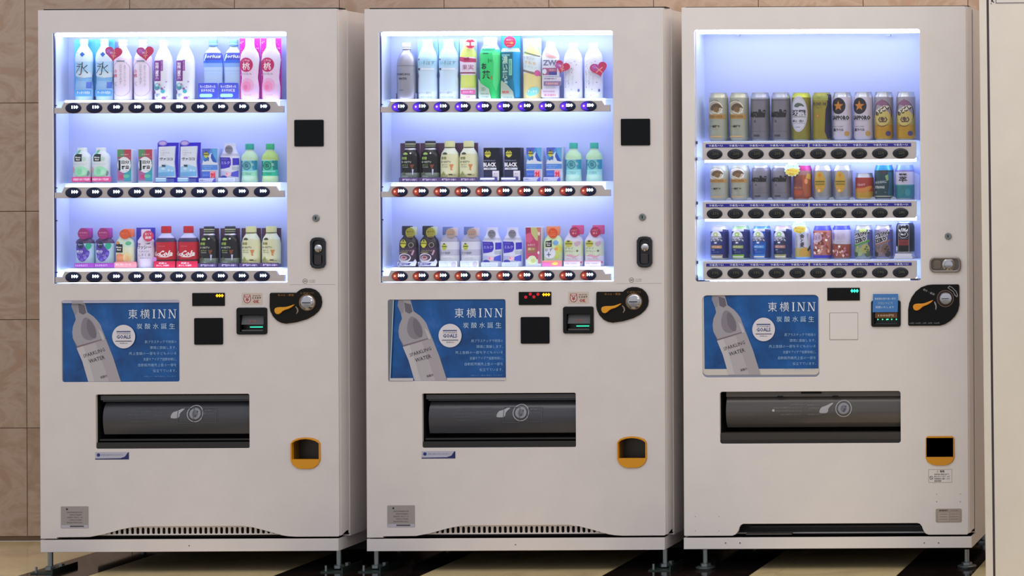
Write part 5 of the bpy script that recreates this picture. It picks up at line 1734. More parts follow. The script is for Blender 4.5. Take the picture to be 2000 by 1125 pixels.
it.slab('text_card', rr(-15, 25, 20, 42, 1), -.022, .001, 'd4d0e4', ops=[T_('内臓脂肪を減らす', -1, 39, 3, '505070', w=24, bold=.02), p_(rr(-14, 25, 20, 34, 1), '8878a0'), T_('機能性表示食品', 2, 29.5, 4.6, 'f0b0b0', w=24, bold=.03)])
it.slab('name_card', rr(-19, 3, 14, 19, 1), -.022, .001, 'd8d0e0', ops=[T_('特定保健用', -4, 14, 3.6, 'b08090', w=22), T_('清涼飲料', -2, 7, 5, 'd07080', w=24, bold=.01)])


def faint_bottle(px, label):
    it = Item(1, 0, px, 'drink_bottle', label, 'bottle')
    pr = [(16, 0), (18, 2), (18, 78), (15, 88), (9, 97), (8, 100)]
    it.lathe('bottle', pr, 'e8ecfc')
    it.lathe('cap', [(8.5, 99), (8.5, 108), (8, 109)], 'e0e2f6')
    it.prof = pr
    r = random.Random(8)
    ops = [T_('白ぶどう', -6, 40, 36, 'c0c4dc', vert=True, w=5), T_('すこやか', 2, 42, 34, 'c8cce0', vert=True, w=4), T_('香料不使用', -13, 40, 32, 'ccd0e4', vert=True, w=3)]
    ops += [p_(ell(r.uniform(-15, 15), r.uniform(4, 76), r.uniform(.6, 1.4), n=7), r.choice(['a8c0b8', 'b8bcd4', 'c8d4c8', '9098c0'])) for _ in range(26)]
    ops.append(p_(ell(13, 16, 1.8, 3), '6874b0'))
    it.prints(ops)
    return it


fb_ = faint_bottle(1120, 'faint white bottle beside the small heart tag, machine with violet buttons')
again(fb_, 1, 0, 1160, 'faint white bottle, last in the top row of the machine with violet buttons')

# ---- violet-button machine, middle row
again(cd, 1, 1, 802, 'black coffee bottle, first in the middle row of the machine with violet buttons')
again(cd, 1, 1, 841, 'black coffee bottle nearer the cream ones in the machine with violet buttons')
again(cc_, 1, 1, 879, 'cream coffee bottle nearer the black ones in the machine with violet buttons')
again(cc_, 1, 1, 916, 'cream coffee bottle beside the navy carton in the machine with violet buttons')


def black_carton(px, label):
    it = Item(1, 1, px, 'coffee_carton', label, 'carton')
    ops = [p_(smooth([(-15, 54), (-7, 63), (1, 54), (-7, 45)], 1), 'dcd850'), p_(rr(-13, 53, -1, 54.6), '4c5420'), T_('GEORGIA', -7, 56.8, 2.2, '303818', w=8), p_(ell(-7, 59.5, 2.2, 1.4, 10), '243018'), T_('EMERALD', -3, 41, 2.6, '98a0c8', w=22),
           T_('BLACK', -3, 33, 8.5, 'f4f4ff', w=25, bold=.05), p_(rr(-15, 23, 10, 27), 'dce0f4'), T_('無糖', -5, 25, 2.6, '30385c', w=7), p_(rr(-15, 2, 1, 21), '1c2450'), p_(rr(2, 2, 15, 21), 'e8e4f4'), T_('香料', 8, 15, 3, 'b08ca0', w=8), T_('不使用', 8, 9, 3, 'a898ac', w=9)]
    it.box('carton', -15.5, 0, 15.5, 66, -.018, .018, mat('0a0f2a', .4, spec=.3), ops=ops)
    it.slab('name_card', rr(-23, 0, 11, 9, 2), -.024, .001, '48448c', ops=[p_(rr(-22, 3.6, 6, 7.6, 1), 'e4e8f8'), T_('つめたいブラック', -8, 1.8, 2, 'c8c8e8', w=20)])
    return it


bc = black_carton(960, 'navy black coffee carton beside the cream coffee bottle')
again(bc, 1, 1, 1001, 'navy black coffee carton beside the light blue mountain carton')
again(mo, 1, 1, 1042, 'light blue mountain carton beside the navy carton, machine with violet buttons')
again(mo, 1, 1, 1081, 'light blue mountain carton beside the teal-capped tea, machine with violet buttons')
t3 = tea(1120.5, 'pale teal tea bottle beside the mountain carton, machine with violet buttons', 1, '30b4a8', ('c4f4e8', 'a8ecec', 'c0ecc8'), ('88dce8', '2c9cc0'), '1c7c94')
again(t3, 1, 1, 1161, 'pale teal tea bottle, last in the middle row of the machine with violet buttons')


# ---- violet-button machine, bottom row
def espresso(px, label):
    it = Item(1, 2, px, 'coffee_bottle', label, 'bottle')
    pr = [(18, 0), (18.5, 2), (18.5, 44), (17, 52), (11, 60), (9.5, 66)]
    it.lathe('bottle', pr, [(38, '3c2c4c'), (200, '201828')], sy=.7)
    it.lathe('cap', [(9.5, 62), (10.5, 63), (10.5, 78), (10, 80)], '1c2034', cx=-3)
    it.lathe('cap_sticker', [(9, 62), (9.5, 63), (9.5, 76), (9, 78)], 'ccdcc8', cx=7, sy=.5)
    it.prof, it.cx, it.sy = pr, 0, .7
    it.slab('cap_disc', ell(2, 67, 9, 10, 26), -.022, .002, 'a0a03c', ops=[T_('豆から', 2, 69, 3.4, '6c3c1c', w=13, bold=.02), T_('挽いた', 2, 64, 2.6, '7c4c1c', w=10), p_(smooth([(-5, 58), (4, 56), (8, 60), (2, 60)], 1), '705c40')])
    it.prints([p_(smooth([(-16, 46), (-7, 56), (1, 46), (-7, 35)], 1), 'd8d848'), p_(rr(-14, 45, 0, 46.6), '505020'), T_('GEORGIA', -7, 48.4, 2.2, '303418', w=9), p_(ell(-7, 51.4, 2.2, 1.6, 10), '203018'), ('h', ell(8, 43, 4.6, 5), ell(8, 43, 3.6, 4), 'a89c8c'), T_('GRAND', 0, 32, 2.6, 'a0987c', w=26), p_(rr(-15, 28, 2, 29.4), 'a8a45c'),
               p_([(8, 24), (12, 34), (14, 32), (11, 23)], 'c89cb4'), p_(ell(-5, 18, 13, 9, 28), 'e8e4f4'), p_(ell(-4, 19, 10.5, 6, 26), '4c4058'), p_(ell(-6, 18, 7, 4.4, 20), 'c8a8b8'), p_(ell(-5, 19, 4, 2), '904858')])
    it.slab('name_card', [(-23, 10), (-22, 2), (12, 2), (15, 10), (12, 16), (8, 11)][::-1], -.026, .001, 'd4dcf4', ops=[p_([(-22, 3), (-21, 9), (4, 8), (0, 4)], '3c4078'), T_('深煎り仕立て', -11, 6, 3.4, 'dce0f8', w=18, bold=.02), T_('ひきたての香り', -6, 1 + 2.2, 1.6, '50587c', w=22)])
    return it


es = espresso(799, 'dark coffee bottle with yellow disc and diamond, first in the bottom row')
again(es, 1, 2, 839, 'dark coffee bottle with yellow disc and diamond beside the beige-disc bottle')


def latte(px, label):
    it = Item(1, 2, px, 'coffee_bottle', label, 'bottle')
    pr = [(18, 0), (19, 2), (19, 50), (17, 54), (13, 60), (10, 64)]
    it.lathe('bottle', pr, [(22, 'e2e6f4'), (34, 'c4c4dc'), (49, 'dee2f4'), (200, 'a8a8c0')], sy=.7)
    it.lathe('cap', [(9.5, 62), (10, 63), (10, 76), (9.5, 78)], '6c7cc0', cx=-4)
    it.lathe('cap_sticker', [(9, 60), (9.5, 62), (9.5, 74), (9, 76)], 'd8ccdc', cx=7, sy=.5)
    it.prof, it.cx, it.sy = pr, 0, .7
    it.slab('cap_disc', ell(1, 66, 9, 9.5, 26), -.022, .002, 'b8a49c', ops=[p_(rr(-6, 67, 8, 69), 'c89070'), T_('ミルク', 1, 63.6, 3.4, '70605c', w=12, bold=.02)])
    it.prints([p_(smooth([(-14, 40), (-7, 48), (0, 40), (-7, 30)], 1), 'c0cc48'), p_(rr(-12, 39, -1, 40.6), '506030'), p_(ell(-7, 45, 2, 1.4, 10), '405030'), T_('ラテ微糖', -5, 27, 5, '8c8c9c', w=21, bold=.02), T_('LATTE', 0, 17, 2, 'a8acc0', w=14)])
    it.slab('name_card', rr(-22, 0, 14, 12, 1), -.026, .001, 'dce8f4', ops=[T_('コクのある', -12, 8, 2.6, 'a0b0bc', w=15), T_('ミルク感', -11, 4, 2.6, 'a8b8c4', w=14), p_(ell(7, 5, 5, 5), 'c8c0d0')])
    return it


la = latte(879, 'greyish white latte bottle with beige disc beside the dark coffee bottle')
again(la, 1, 2, 920.5, 'greyish white latte bottle with beige disc beside the blue and white bottle')
again(bw, 1, 2, 962, 'white bottle with violet print beside the greyish latte bottle')
again(bw, 1, 2, 1002, 'white bottle with violet print beside the red fruit carton')

it = Item(1, 2, 1042, 'juice_carton', 'red fruit drink carton with yellow peeled fruit, machine with violet buttons', 'carton')
it.box('carton', -15.5, 0, 15.5, 77, -.018, .018, 'dce4f0', ops=[
    p_(rr(-15, 14, 15, 76, .5), 'c84878'), p_([(-15, 76), (-4, 76), (-6, 66), (-15, 64)], 'a83060'), p_([(-5, 76), (6, 76), (14, 60), (12, 48), (4, 52), (-4, 64)], 'cccc88'), p_([(-15, 62), (-6, 66), (0, 54), (-6, 46), (-15, 48)], 'e06090'), p_([(6, 76), (15, 76), (15, 64), (10, 66)], 'd88078'), p_(ell(11, 64, 2.4, 3.4), 'f4dce8'), T_('もぎたて', -4, 42, 4.4, 'f0d8d8', w=14, bold=.02),
    p_(rr(-12, 26, 6, 38, 1), 'a86c5c'), T_('果汁', -4, 34, 5, 'e8dca0', w=14, bold=.02), p_(smooth([(-12, 6), (-13, 14), (-5, 22), (5, 20), (7, 6), (-2, 2)], 1), 'dcecc0'), p_(ell(0, 11, 5, 4), 'c8d488'), p_(rr(9, 6, 15, 60), 'b86c80'), p_(ell(10, 27, 2, 3), 'f4ecf4')])

it = Item(1, 2, 1081, 'juice_bottle', 'colourful citrus drink bottle with orange disc and black square label', 'bottle')
pr = [(17.5, 0), (18.5, 2), (18.5, 46), (16, 54), (11, 60), (10, 64)]
it.lathe('bottle', pr, [(36, 'd4e8c8'), (200, 'd8f0b8')], sy=.7)
it.lathe('cap', [(11.5, 60), (14, 66), (14, 74), (13, 78)], 'f09870', sy=.5)
it.prof, it.sy = pr, .7
it.slab('cap_disc', ell(-1, 65, 9.5, 10, 26), -.024, .002, 'e85420', ops=[T_('冬の', -1, 68, 3.4, 'f8a070', w=8), p_(rr(-7, 60, 5, 61.2), 'f49060'), p_(rr(-6, 63, 5, 64), 'f49060')])
it.prints([p_(ell(8, 46, 5, 5), '78b0e8'), p_(ell(13, 34, 5, 8), 'd8dc60'), p_(ell(10, 22, 5, 8), 'c8dc78'), p_(ell(9, 34, 3, 3), 'f0a060'), p_(rr(-12, 38, 1, 49), '141824'), p_([(-12, 49), (-4, 50), (1, 52), (1, 48)], '141824'), T_('Minute', -5.5, 45.6, 2.8, 'f0f0f0', w=10, bold=.04), T_('Maid', -5.5, 41.6, 2.8, 'f0f0f0', w=7, bold=.04), p_(ell(-4, 26, 12, 11, 24), 'e4e8fa'), T_('ゆず', -5, 32, 7, '2c3040', w=15, bold=.0), T_('+', -5, 23, 9, '343848')])
it.slab('name_card', rr(-22, 0, 16, 11.5, 1), -.026, .001, 'f08098', ops=[p_([(-22, 0), (-6, 0), (-10, 8), (-22, 8)], 'e070b8'), p_(smooth([(-4, 4), (6, 2), (10, 8), (0, 9)], 1), 'f0d860'), p_(rr(-22, 9, 16, 11.5), 'f8a090')])


def jasmine(px, label):
    it = Item(1, 2, px, 'tea_bottle', label, 'bottle')
    pr = [(17.5, 0), (18.5, 2), (18.5, 50), (16, 55), (11, 62), (10, 66)]
    it.lathe('bottle', pr, [(20, 'e8e4f4'), (48, 'd8e4cc'), (200, 'dcdcf4')], sy=.7)
    it.lathe('cap', [(11, 62), (12, 66), (12, 78), (11, 80)], 'd85898', cx=8, sy=.5)
    it.prof, it.cx, it.sy = pr, 0, .7
    it.slab('cap_disc', ell(1, 67, 9.5, 10, 26), -.024, .002, 'b0285c', ops=[T_('いちご', 1, 70, 4, 'f0a8b8', w=11, bold=.02), T_('香る', 1, 64.4, 4, 'f0a8b8', w=9, bold=.02)])
    it.prints([p_(ell(-7, 44, 8, 7), 'c8c454'), p_(rr(-14, 43, 1, 45), '787820'), p_(ell(-7, 48.6, 3, 1.8, 10), '506020'), p_(smooth([(4, 46), (14, 50), (16, 44), (10, 38), (6, 40)], 1), 'd0b0cc'), T_('チャイ', -6, 35, 4, '98a480', w=17, bold=.02), T_('ラテティー', -4, 29, 4, '98a480', w=20, bold=.02), p_(ell(10, 30, 2, 2), '70745c'),
               p_(smooth([(-14, 20), (-4, 24), (6, 19), (14, 24), (12, 21), (4, 16), (-6, 20)], 1), 'd8a0b8'), T_('ロイヤル', 0, 15, 3, 'c8a0b8', w=20)])
    it.slab('name_card', rr(-20, 0, 12, 11, 1), -.026, .001, 'e4dcf0', ops=[p_(rr(-20, 9.5, 12, 11), 'e090a8'), T_('茶葉二倍使用', -6, 5.5, 3, 'b0a8c8', w=22), p_(ell(14, 8, 2, 2), 'b04c70')])
    return it


ja = jasmine(1121, 'pale milk tea bottle with pink disc nearer the orange-disc bottle')
again(ja, 1, 2, 1161.5, 'pale milk tea bottle with pink disc, last in the bottom row')


# ---- heart tags
def heart_tag(mc, px, py, w, rot, label, cross=False):
    Y = .0215
    X, Z = P(px, py, Y)
    k = sc(Y)
    o = empty('heart_tag', (X, Y, Z - 13 * k), label, 'tag', 'heart shaped tags hung on the bottles')
    b = MB()
    b.plate([(X + x * k, Z + y * k) for x, y in heart(0, 0, w, w * .84, rot)], [], Y, .0012, mat('c83060', .3))
    ops = [p_(heart(0, 0, w, w * .84, rot), 'cc3464'), p_(ell(-w * .22, w * .14, w * .24, w * .2), 'b850a8'), p_(ell(-w * .28, w * .18, w * .12, w * .1), 'c070c8')]
    if cross:
        ops += [p_([(-7, -5), (-5, -6), (8, 5), (6, 6)], 'f4a0a0'), p_([(-7, 5), (-6, 6.4), (7, -4), (6, -6)], 'f0a0a8')]
    else:
        ops += [T_('贈り', -1, 2.6, 4.4, 'f4c0e0', w=11, rot=rot, bold=.02), T_('もの', 1, -3, 4, 'f4b0d0', w=9, rot=rot, bold=.02), p_([(-1, -8), (1, -8), (3, 9), (1.6, 9)], 'e8a080')]
    b.decal(ops, wrap_flat(Y), lambda x, y: (X + x * k, Z + y * k), lift0=.0002)
    b.build('heart', o)
    s_ = MB().box(X - .001, X + .001, Y + .0013, .058 - .013, Z - .001, Z + .001, mat('e8e8f4', .3))
    s_.build('stem', o)


heart_tag(0, 221.5, 106, 34, -6, 'heart tag between the blue card water bottle and clear bottle, cola machine')
heart_tag(0, 284, 105.5, 34, 5, 'heart tag beside the clear bottle with purple label, cola machine')
heart_tag(1, 1097.5, 132, 29, -22, 'smaller tilted heart tag in the machine with violet buttons')
heart_tag(1, 1170, 136.5, 34, 14, 'heart tag with crossed ribbon at the end of its row', True)


# ---- beer machine cans
LIDM = mat('c8ccd8', .28, .85)


def can(row, px, label, w, h, bands, ops, name='beer_can', rim=None, neck=.86):
    it = Item(2, row, px, name, label, 'can', Y=.064)
    nh = 6 if h > 80 else 6.5
    pr = [(w * .80, 0), (w * .86, 1), (w * .98, 5), (w, 7), (w, h - nh - 5), (w * .97, h - nh - 2), (w * neck, h - 2.4), (w * neck, h)]
    it.lathe('can_body', pr, [(2.2, LIDM)] + bands + [(h - 1.4, rim or LIDM), (400, LIDM)], sy=1.0, seg=32, cap=False)
    b = MB()
    kk = it.k
    b.lathe([(w * neck * kk, (h - .2) * kk), (w * neck * .93 * kk, (h - .2) * kk), (w * neck * .9 * kk, (h - 1.6) * kk), (.001, (h - 1.6) * kk)], it.X, it.Y, it.Z, LIDM, seg=32, cap=False)
    b.lathe([(w * .8 * kk, 0), (.001, .5 * kk)], it.X, it.Y, it.Z, LIDM, seg=32, cap=False)
    b.build('can_lid', it.root)
    it.prof = pr
    it.prints(ops)
    return it


GREY_SILV = mat('a8b0b0', .34, .35)


def lager(row, px, h, label):
    o = -2
    s_ = h / 94 if h > 80 else .80
    y = lambda v: v * s_
    ops = [('h', ell(-2 + o, y(64), 15, y(14), 30), ell(-2 + o, y(64), 13.5, y(12.4), 30), 'e8e4d8'), p_(ell(-2 + o, y(64), 13.2, y(12), 30), 'b4aea0'), p_(smooth([(-14, y(62)), (-10, y(70)), (0, y(74)), (8, y(70)), (12, y(62)), (6, y(66)), (2, y(58)), (-4, y(64)), (-8, y(58))], 1), '5c4630'),
           p_(smooth([(-8, y(62)), (0, y(68)), (6, y(62)), (2, y(55)), (-4, y(56))], 1), '7a5c38'), p_([(-13, y(57)), (-6, y(55)), (2, y(52)), (-2, y(56))], 'd8d4c8'), p_([(3, y(55)), (12, y(58)), (9, y(54))], 'd8d4c8'), T_('KIRIN LAGER BEER', -4, y(79), 3, '7a6a50', w=16, arc=18),
           p_(rr(-18.4, y(43), 15, y(52)), 'b08a50'), T_('KIRIN BEER', -2, y(47.5), y(4.8), '8a6428', w=27, bold=.04), T_('生ビール', -3, y(39), 2, '9a9484', w=18), T_('一番搾り', -4, y(28.5), y(4.8), '2c2820', w=20, bold=.04), T_('キリンビール株式会社', -4, y(23), 2, 'a89070', w=14), p_(rr(-16, y(7), 10, y(10)), 'c8a878')]
    return can(row, px, label, 18.6, h, [(y(84), mat('a6aa9c', .34, .3))], ops, rim=mat('c4c4b0', .3, .6))


lg1 = lager(0, 1404.3, 94, 'tall pale gold lager can, first in the top row of the beer machine')
again(lg1, 2, 0, 1444.5, 'tall pale gold lager can beside the tall grey metallic can')
lg2 = lager(1, 1406.3, 68, 'short pale gold lager can, first in the middle row of the beer machine')
again(lg2, 2, 1, 1446.5, 'short pale gold lager can beside the short grey metallic can')


def dry(row, px, h, label):
    s_ = h / 94 if h > 80 else .78
    y = lambda v: v * s_
    ops = [p_(rr(-17, y(78), 15, y(79)), '4c4c5c'), p_(rr(-17, y(18), 15, y(18.6)), '54505c'), T_('A', -16.0, y(52), y(11), '0c0a10', w=5, bold=.08, shear=.15), T_('sahi', -.5, y(53), y(16), '0c0a10', w=28, bold=.10, shear=.1), T_('生', -7, y(38), y(4.6), '2a2830', bold=.02), p_(rr(-14, y(26), 8, y(26.6)), '6c6874'), T_('スーパードライ', -4, y(30), 2, '5c5864', w=18), p_(rr(-10, y(8), 2, y(12)), '3c3a44'), T_('ALC 5%', -4, y(23), 2, '6a6672', w=12)]
    return can(row, px, label, 18.6, h, [(y(82), mat('7c7984', .34, .4))], ops, rim=mat('b8bcd0', .3, .7))


dr1 = dry(0, 1485.5, 94, 'tall grey metallic beer can beside the tall pale gold lager')
again(dr1, 2, 0, 1526, 'tall grey metallic beer can beside the can with white oval label')
dr2 = dry(1, 1487.5, 68, 'short grey metallic beer can beside the short pale gold lager')
again(dr2, 2, 1, 1526.5, 'short grey metallic beer can partly hidden by the burst tag')

can(0, 1565.5, 'tall yellow-green can with large white oval label, beer machine', 18.6, 94, [(84, mat('8c8438', .34, .3))],
    [p_(ell(-2, 52, 16.5, 35, 36), 'c8c8dc'), ('h', ell(-2, 52, 15.4, 33, 36), ell(-2, 52, 14.6, 32, 36), 'a8a8c4'), p_(smooth([(-12, 66), (-6, 74), (6, 72), (10, 65), (2, 68), (-4, 64)], 1), '506058'), T_('淡麗', -2, 54, 12, '1e1c26', w=28, bold=.04), p_(rr(-15, 45.5, 12, 47), '7c8c7c'), T_('極上〈生〉', -3, 38, 5, '2c2c3c', w=22, bold=.03), p_(rr(-14, 33, 11, 33.6), '8888a8'), T_('KIRIN', -3, 26, 2.2, '5c5c70', w=9)], rim=mat('c8d458', .3, .5))
can(0, 1606, 'tall golden premium beer can with dark navy side, beer machine', 18.6, 94, [(86, mat('968832', .34, .35))],
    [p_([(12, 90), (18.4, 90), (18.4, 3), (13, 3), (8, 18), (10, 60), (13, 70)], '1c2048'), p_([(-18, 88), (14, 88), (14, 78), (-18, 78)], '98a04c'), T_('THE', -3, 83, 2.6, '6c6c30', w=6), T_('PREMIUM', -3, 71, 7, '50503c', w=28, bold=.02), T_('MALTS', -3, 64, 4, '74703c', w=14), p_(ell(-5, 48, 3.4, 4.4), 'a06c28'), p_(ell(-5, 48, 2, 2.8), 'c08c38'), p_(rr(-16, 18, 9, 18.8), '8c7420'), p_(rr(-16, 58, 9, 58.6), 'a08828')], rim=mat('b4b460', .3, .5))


def white_star(px, label):
    return can(0, px, label, 18.8, 94, [(84, mat('c4bed0', .36, .15))],
               [p_(ell(-5, 67, 14, 16, 32), '1a1824'), p_(star(-5, 67, 10.5, 4.4), 'c07820'), T_('SAPPORO', -1.5, 44, 9, '1c1a24', w=34, bold=.05), T_('BLACK LABEL', -5, 27, 2, '6c6878', w=20), T_('黒ラベル', -5, 20.5, 5.4, '2c2a38', w=21, bold=.03), p_(ell(11, 13, 4.4, 5), 'b89450'), p_(rr(-15, 38, 12, 38.6), 'a8a4b4')])


ws = white_star(1646, 'tall white can with orange star beside the golden premium can')
again(ws, 2, 0, 1687, 'tall white can with orange star beside the can with brown oval')


def nodogoshi(px, label):
    return can(0, px, label, 18.6, 94, [(30, mat('bc9028', .3, .4)), (50, mat('b4a058', .3, .4)), (84, mat('9c96a4', .32, .4))],
               [('h', ell(0, 52, 17, 26, 34), ell(0, 52, 15.8, 24.6, 34), '4a3030'), p_(ell(0, 44, 15.4, 16, 30), 'c4b468'), p_([(-14, 70), (0, 80), (12, 68), (2, 66)], '8a5a84'), p_([(-13, 58), (4, 68), (14, 66), (4, 58), (-8, 52)], 'd8d4c4'), T_('のどごし', -1, 58, 11, '3c2820', w=30, rot=32, bold=.07), T_('〈生〉', 1, 40, 11, '40243c', w=18, bold=.06), T_('発泡酒', -4, 27, 3, '8c6828', w=16), p_(ell(11, 13, 4.6, 5), '4c3c70'), p_(rr(-16, 20, 8, 20.6), 'a07c24')])


ng = nodogoshi(1726.5, 'tall gold and silver can with slanted lettering beside the orange star can')
again(ng, 2, 0, 1769.5, 'tall gold and silver can with slanted lettering, last in the top row')

# middle row
r_ = random.Random(4)
can(1, 1568, 'short orange-red can with magenta rim behind the burst tag, beer machine', 18.4, 68, [(7, '8c3c1c'), (48, mat('8c5044', .34, .2)), (57, mat('9c7474', .34, .2))],
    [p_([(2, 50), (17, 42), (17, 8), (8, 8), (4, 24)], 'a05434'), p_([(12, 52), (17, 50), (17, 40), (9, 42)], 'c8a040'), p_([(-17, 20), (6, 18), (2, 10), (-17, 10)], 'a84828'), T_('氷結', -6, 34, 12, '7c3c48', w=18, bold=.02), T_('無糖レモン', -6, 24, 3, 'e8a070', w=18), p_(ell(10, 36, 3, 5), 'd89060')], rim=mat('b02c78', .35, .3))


def kaku(px, label):
    return can(1, px, label, 18.6, 68, [(57, mat('98989c', .3, .55))],
               [p_(smooth([(-5, 56), (4, 52), (8, 40), (8, 26), (2, 14), (-8, 14), (-13, 26), (-13, 40), (-10, 52)], 1), 'b8942c'), p_(ell(-3, 48, 3.4, 3.4), 'c07820'), p_(rr(-12, 34, 7, 37), '6c5c10'), p_(rr(-12, 29, 7, 32), '80701c'), T_('角ハイ', -3, 24, 5, 'd89850', w=16, bold=.04), p_(ell(-4, 18, 3, 3), 'e8b080')], name='highball_can')


ka = kaku(1607.5, 'silver highball can with yellow shield nearer the orange-red can')
again(ka, 2, 1, 1647, 'silver highball can with yellow shield nearer the small red can')
can(1, 1689, 'small red and yellow can shorter than its row, beer machine', 18, 52, [(16, mat('b89030', .34, .3)), (24, mat('b4502c', .34, .3)), (43, mat('983830', .34, .3))],
    [p_(smooth([(-17, 22), (0, 22), (14, 28), (17, 24), (6, 12), (-17, 14)], 1), 'c07c34'), T_('オロナミン', -4, 37, 2.6, '602020', w=18), T_('CRAFT', -4, 29, 4.6, 'c89898', w=17, bold=.04), p_(rr(-15, 4, 12, 5), 'd8b040')], name='cocktail_can')
can(1, 1727, 'dark green highball can with leaf and white letters, beer machine', 18.6, 68, [(5, mat('202830', .3, .3)), (7.5, mat('a8a890', .3, .5)), (57, mat('203c44', .3, .3))],
    [p_([(5, 46), (12, 50), (14, 40), (8, 36)], '789858'), p_([(-4, 52), (4, 56), (9, 52), (0, 50)], '4c2c30'), T_('HIGHBALL', -4, 34, 5, '98a4a8', w=24, rot=6, bold=.03), T_('STRONG', -6, 24, 5.6, 'b0b8b8', w=20, bold=.05), p_([(10, 54), (17, 52), (17, 8), (10, 8), (12, 30)], '1c5470'), T_('酒', -14, 14, 5, '98a8a8'), T_('ALC 9', 8, 14, 2.4, '788870', w=9)], name='highball_can', rim=mat('2c84b0', .3, .4))
it = can(1, 1767.5, 'white and teal sake can with one brush character, last in the middle row', 18.6, 68, [(29, mat('2c7880', .36, .2)), (54, mat('bcb8cc', .36, .1)), (57, '7468a8')],
         [p_(rr(-17, 27, 17, 29), '4c9c9c'), T_('翠', -1, 42, 17, '26222c', w=17, bold=.01), T_('SUI GIN SODA', -6, 53, 1.6, '908cac', w=16), T_('本格ジン', -1, 14, 10, '4c949c', vert=True, w=3.4), p_(ell(8, 14, 5, 7), '348890')], name='sake_can', rim=mat('7c98c8', .3, .5))
it.slab('side_card', [(18, 0), (29, 0), (29, 46), (18, 54)], .0, .001, 'a4b0e0')


# bottom row
def kirei(px, label, main, fruit, band, foot_, rimc):
    return can(2, px, label, 17.8, 66, [(10, mat(foot_, .34, .3)), (55, mat(main, .28, .4)), (60, mat('c8c8d8', .3, .5))],
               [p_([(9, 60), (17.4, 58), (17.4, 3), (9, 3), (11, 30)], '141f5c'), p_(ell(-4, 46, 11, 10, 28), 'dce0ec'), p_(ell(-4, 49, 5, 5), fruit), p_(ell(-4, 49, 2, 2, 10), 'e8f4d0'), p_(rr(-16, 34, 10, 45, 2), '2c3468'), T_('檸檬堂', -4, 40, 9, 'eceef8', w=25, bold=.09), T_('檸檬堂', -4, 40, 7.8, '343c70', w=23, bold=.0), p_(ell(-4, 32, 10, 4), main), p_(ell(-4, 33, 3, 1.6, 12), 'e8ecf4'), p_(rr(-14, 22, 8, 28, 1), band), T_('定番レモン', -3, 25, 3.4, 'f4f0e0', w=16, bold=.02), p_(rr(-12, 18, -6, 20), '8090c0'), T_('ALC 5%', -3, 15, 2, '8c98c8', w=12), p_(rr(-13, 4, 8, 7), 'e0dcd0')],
               name='sour_can', rim=mat(rimc, .3, .5))


kirei(1406, 'navy lemon sour can with brown band, first in the bottom row', '1c2c78', 'b8c890', 'b48450', 'a89c88', 'c4c4dc')
kirei(1447.5, 'navy lemon sour can with bright green foot and rim', '20306c', '9cc868', '8c9c50', '80b838', '98c888')
kirei(1488.5, 'bright blue lemon sour can between two navy ones', '1458b4', 'b0cc88', '4090dc', '3c88d8', '5898e0')
kirei(1529.5, 'navy lemon sour can with white domed label and olive foot', '242c54', 'a0cc8c', 'a06c70', 'a0a068', 'd0b8d0')
it = Item(2, 2, 1568.5, 'sour_can', 'slim white and yellow can under the lower burst tag, beer machine', 'can', Y=.064)
pr = [(13, 0), (15.5, 3), (16, 8), (16, 50), (13, 58), (11, 62)]
it.lathe('can_body', pr, [(4, mat('88b8f0', .3)), (22, mat('b8a868', .34)), (58, mat('c4c8d8', .34, .2)), (200, LIDM)], sy=.8)
it.sy = .8
it.prints([T_('金と麦', 1, 36, 26, '383440', vert=True, w=9, bold=.03), T_('すっきり旨い', -10, 34, 22, '8888a0', vert=True, w=3), p_(smooth([(-6, 8), (-4, 18), (6, 24), (15, 20), (15, 8), (4, 5)], 1), 'c0983c'), p_([(10, 18), (15.4, 28), (15.4, 20), (12, 15)], '283460'), T_('糖質オフ', 11, 44, 14, '8c8ca8', vert=True, w=3)])


def crushed(px, label, mode):
    r = random.Random(11 + mode)
    cols = ['e4c0b8', 'a04c34', 'f0dcd8', '8a3424', 'c88070', 'faf0ec', '9c4c40', 'dca8a8', 'b87488']
    ops = []
    for _ in range(70 if mode == 0 else 34):
        cx, cy = r.uniform(-15, 15), r.uniform(11, 54) if mode == 0 else r.uniform(6, 27)
        a = r.uniform(0, 6.28)
        s1, s2 = r.uniform(2.4, 5.2), r.uniform(1.4, 3)
        c0 = (math.cos(a), math.sin(a))
        ops.append(p_([(cx + c0[0] * s1, cy + c0[1] * s1), (cx - c0[1] * s2, cy + c0[0] * s2), (cx - c0[0] * s1, cy - c0[1] * s1), (cx + c0[1] * s2, cy - c0[0] * s2)], r.choice(cols)))
    if mode == 0:
        ops += [p_(smooth([(-15, 38), (-12, 50), (0, 52), (4, 40), (-2, 33), (-12, 33)], 1), 'c8b0cc'), T_('ほろ', -6, 42, 9, '8878b0', w=14, bold=.02)]
        bands = [(8, mat('4438b8', .34, .2)), (56, mat('b8786c', .36, .1)), (61, mat('4c50c4', .3, .3))]
    else:
        ops = [p_([(-16, 30), (16, 29), (16, 27), (-16, 27)], '8c5850')] + ops + [T_('梅酒', 0, 44, 12, 'b8a8cc', w=20, bold=.0), p_(rr(-15, 38, -13, 52), '6868a8'), T_('ほろよい', 0, 34, 3, '9c94b4', w=18)]
        bands = [(29, mat('985044', .36, .1)), (57, mat('c4bed4', .36, .1)), (61, mat('4450cc', .3, .3))]
    return can(2, px, label, 18, 66, bands, ops, name='sour_can', rim=mat('5058cc', .3, .4))


crushed(1607, 'can printed all over with pink crushed ice and blue rims', 0)
crushed(1644.5, 'can with white upper half over brown ice print', 1)


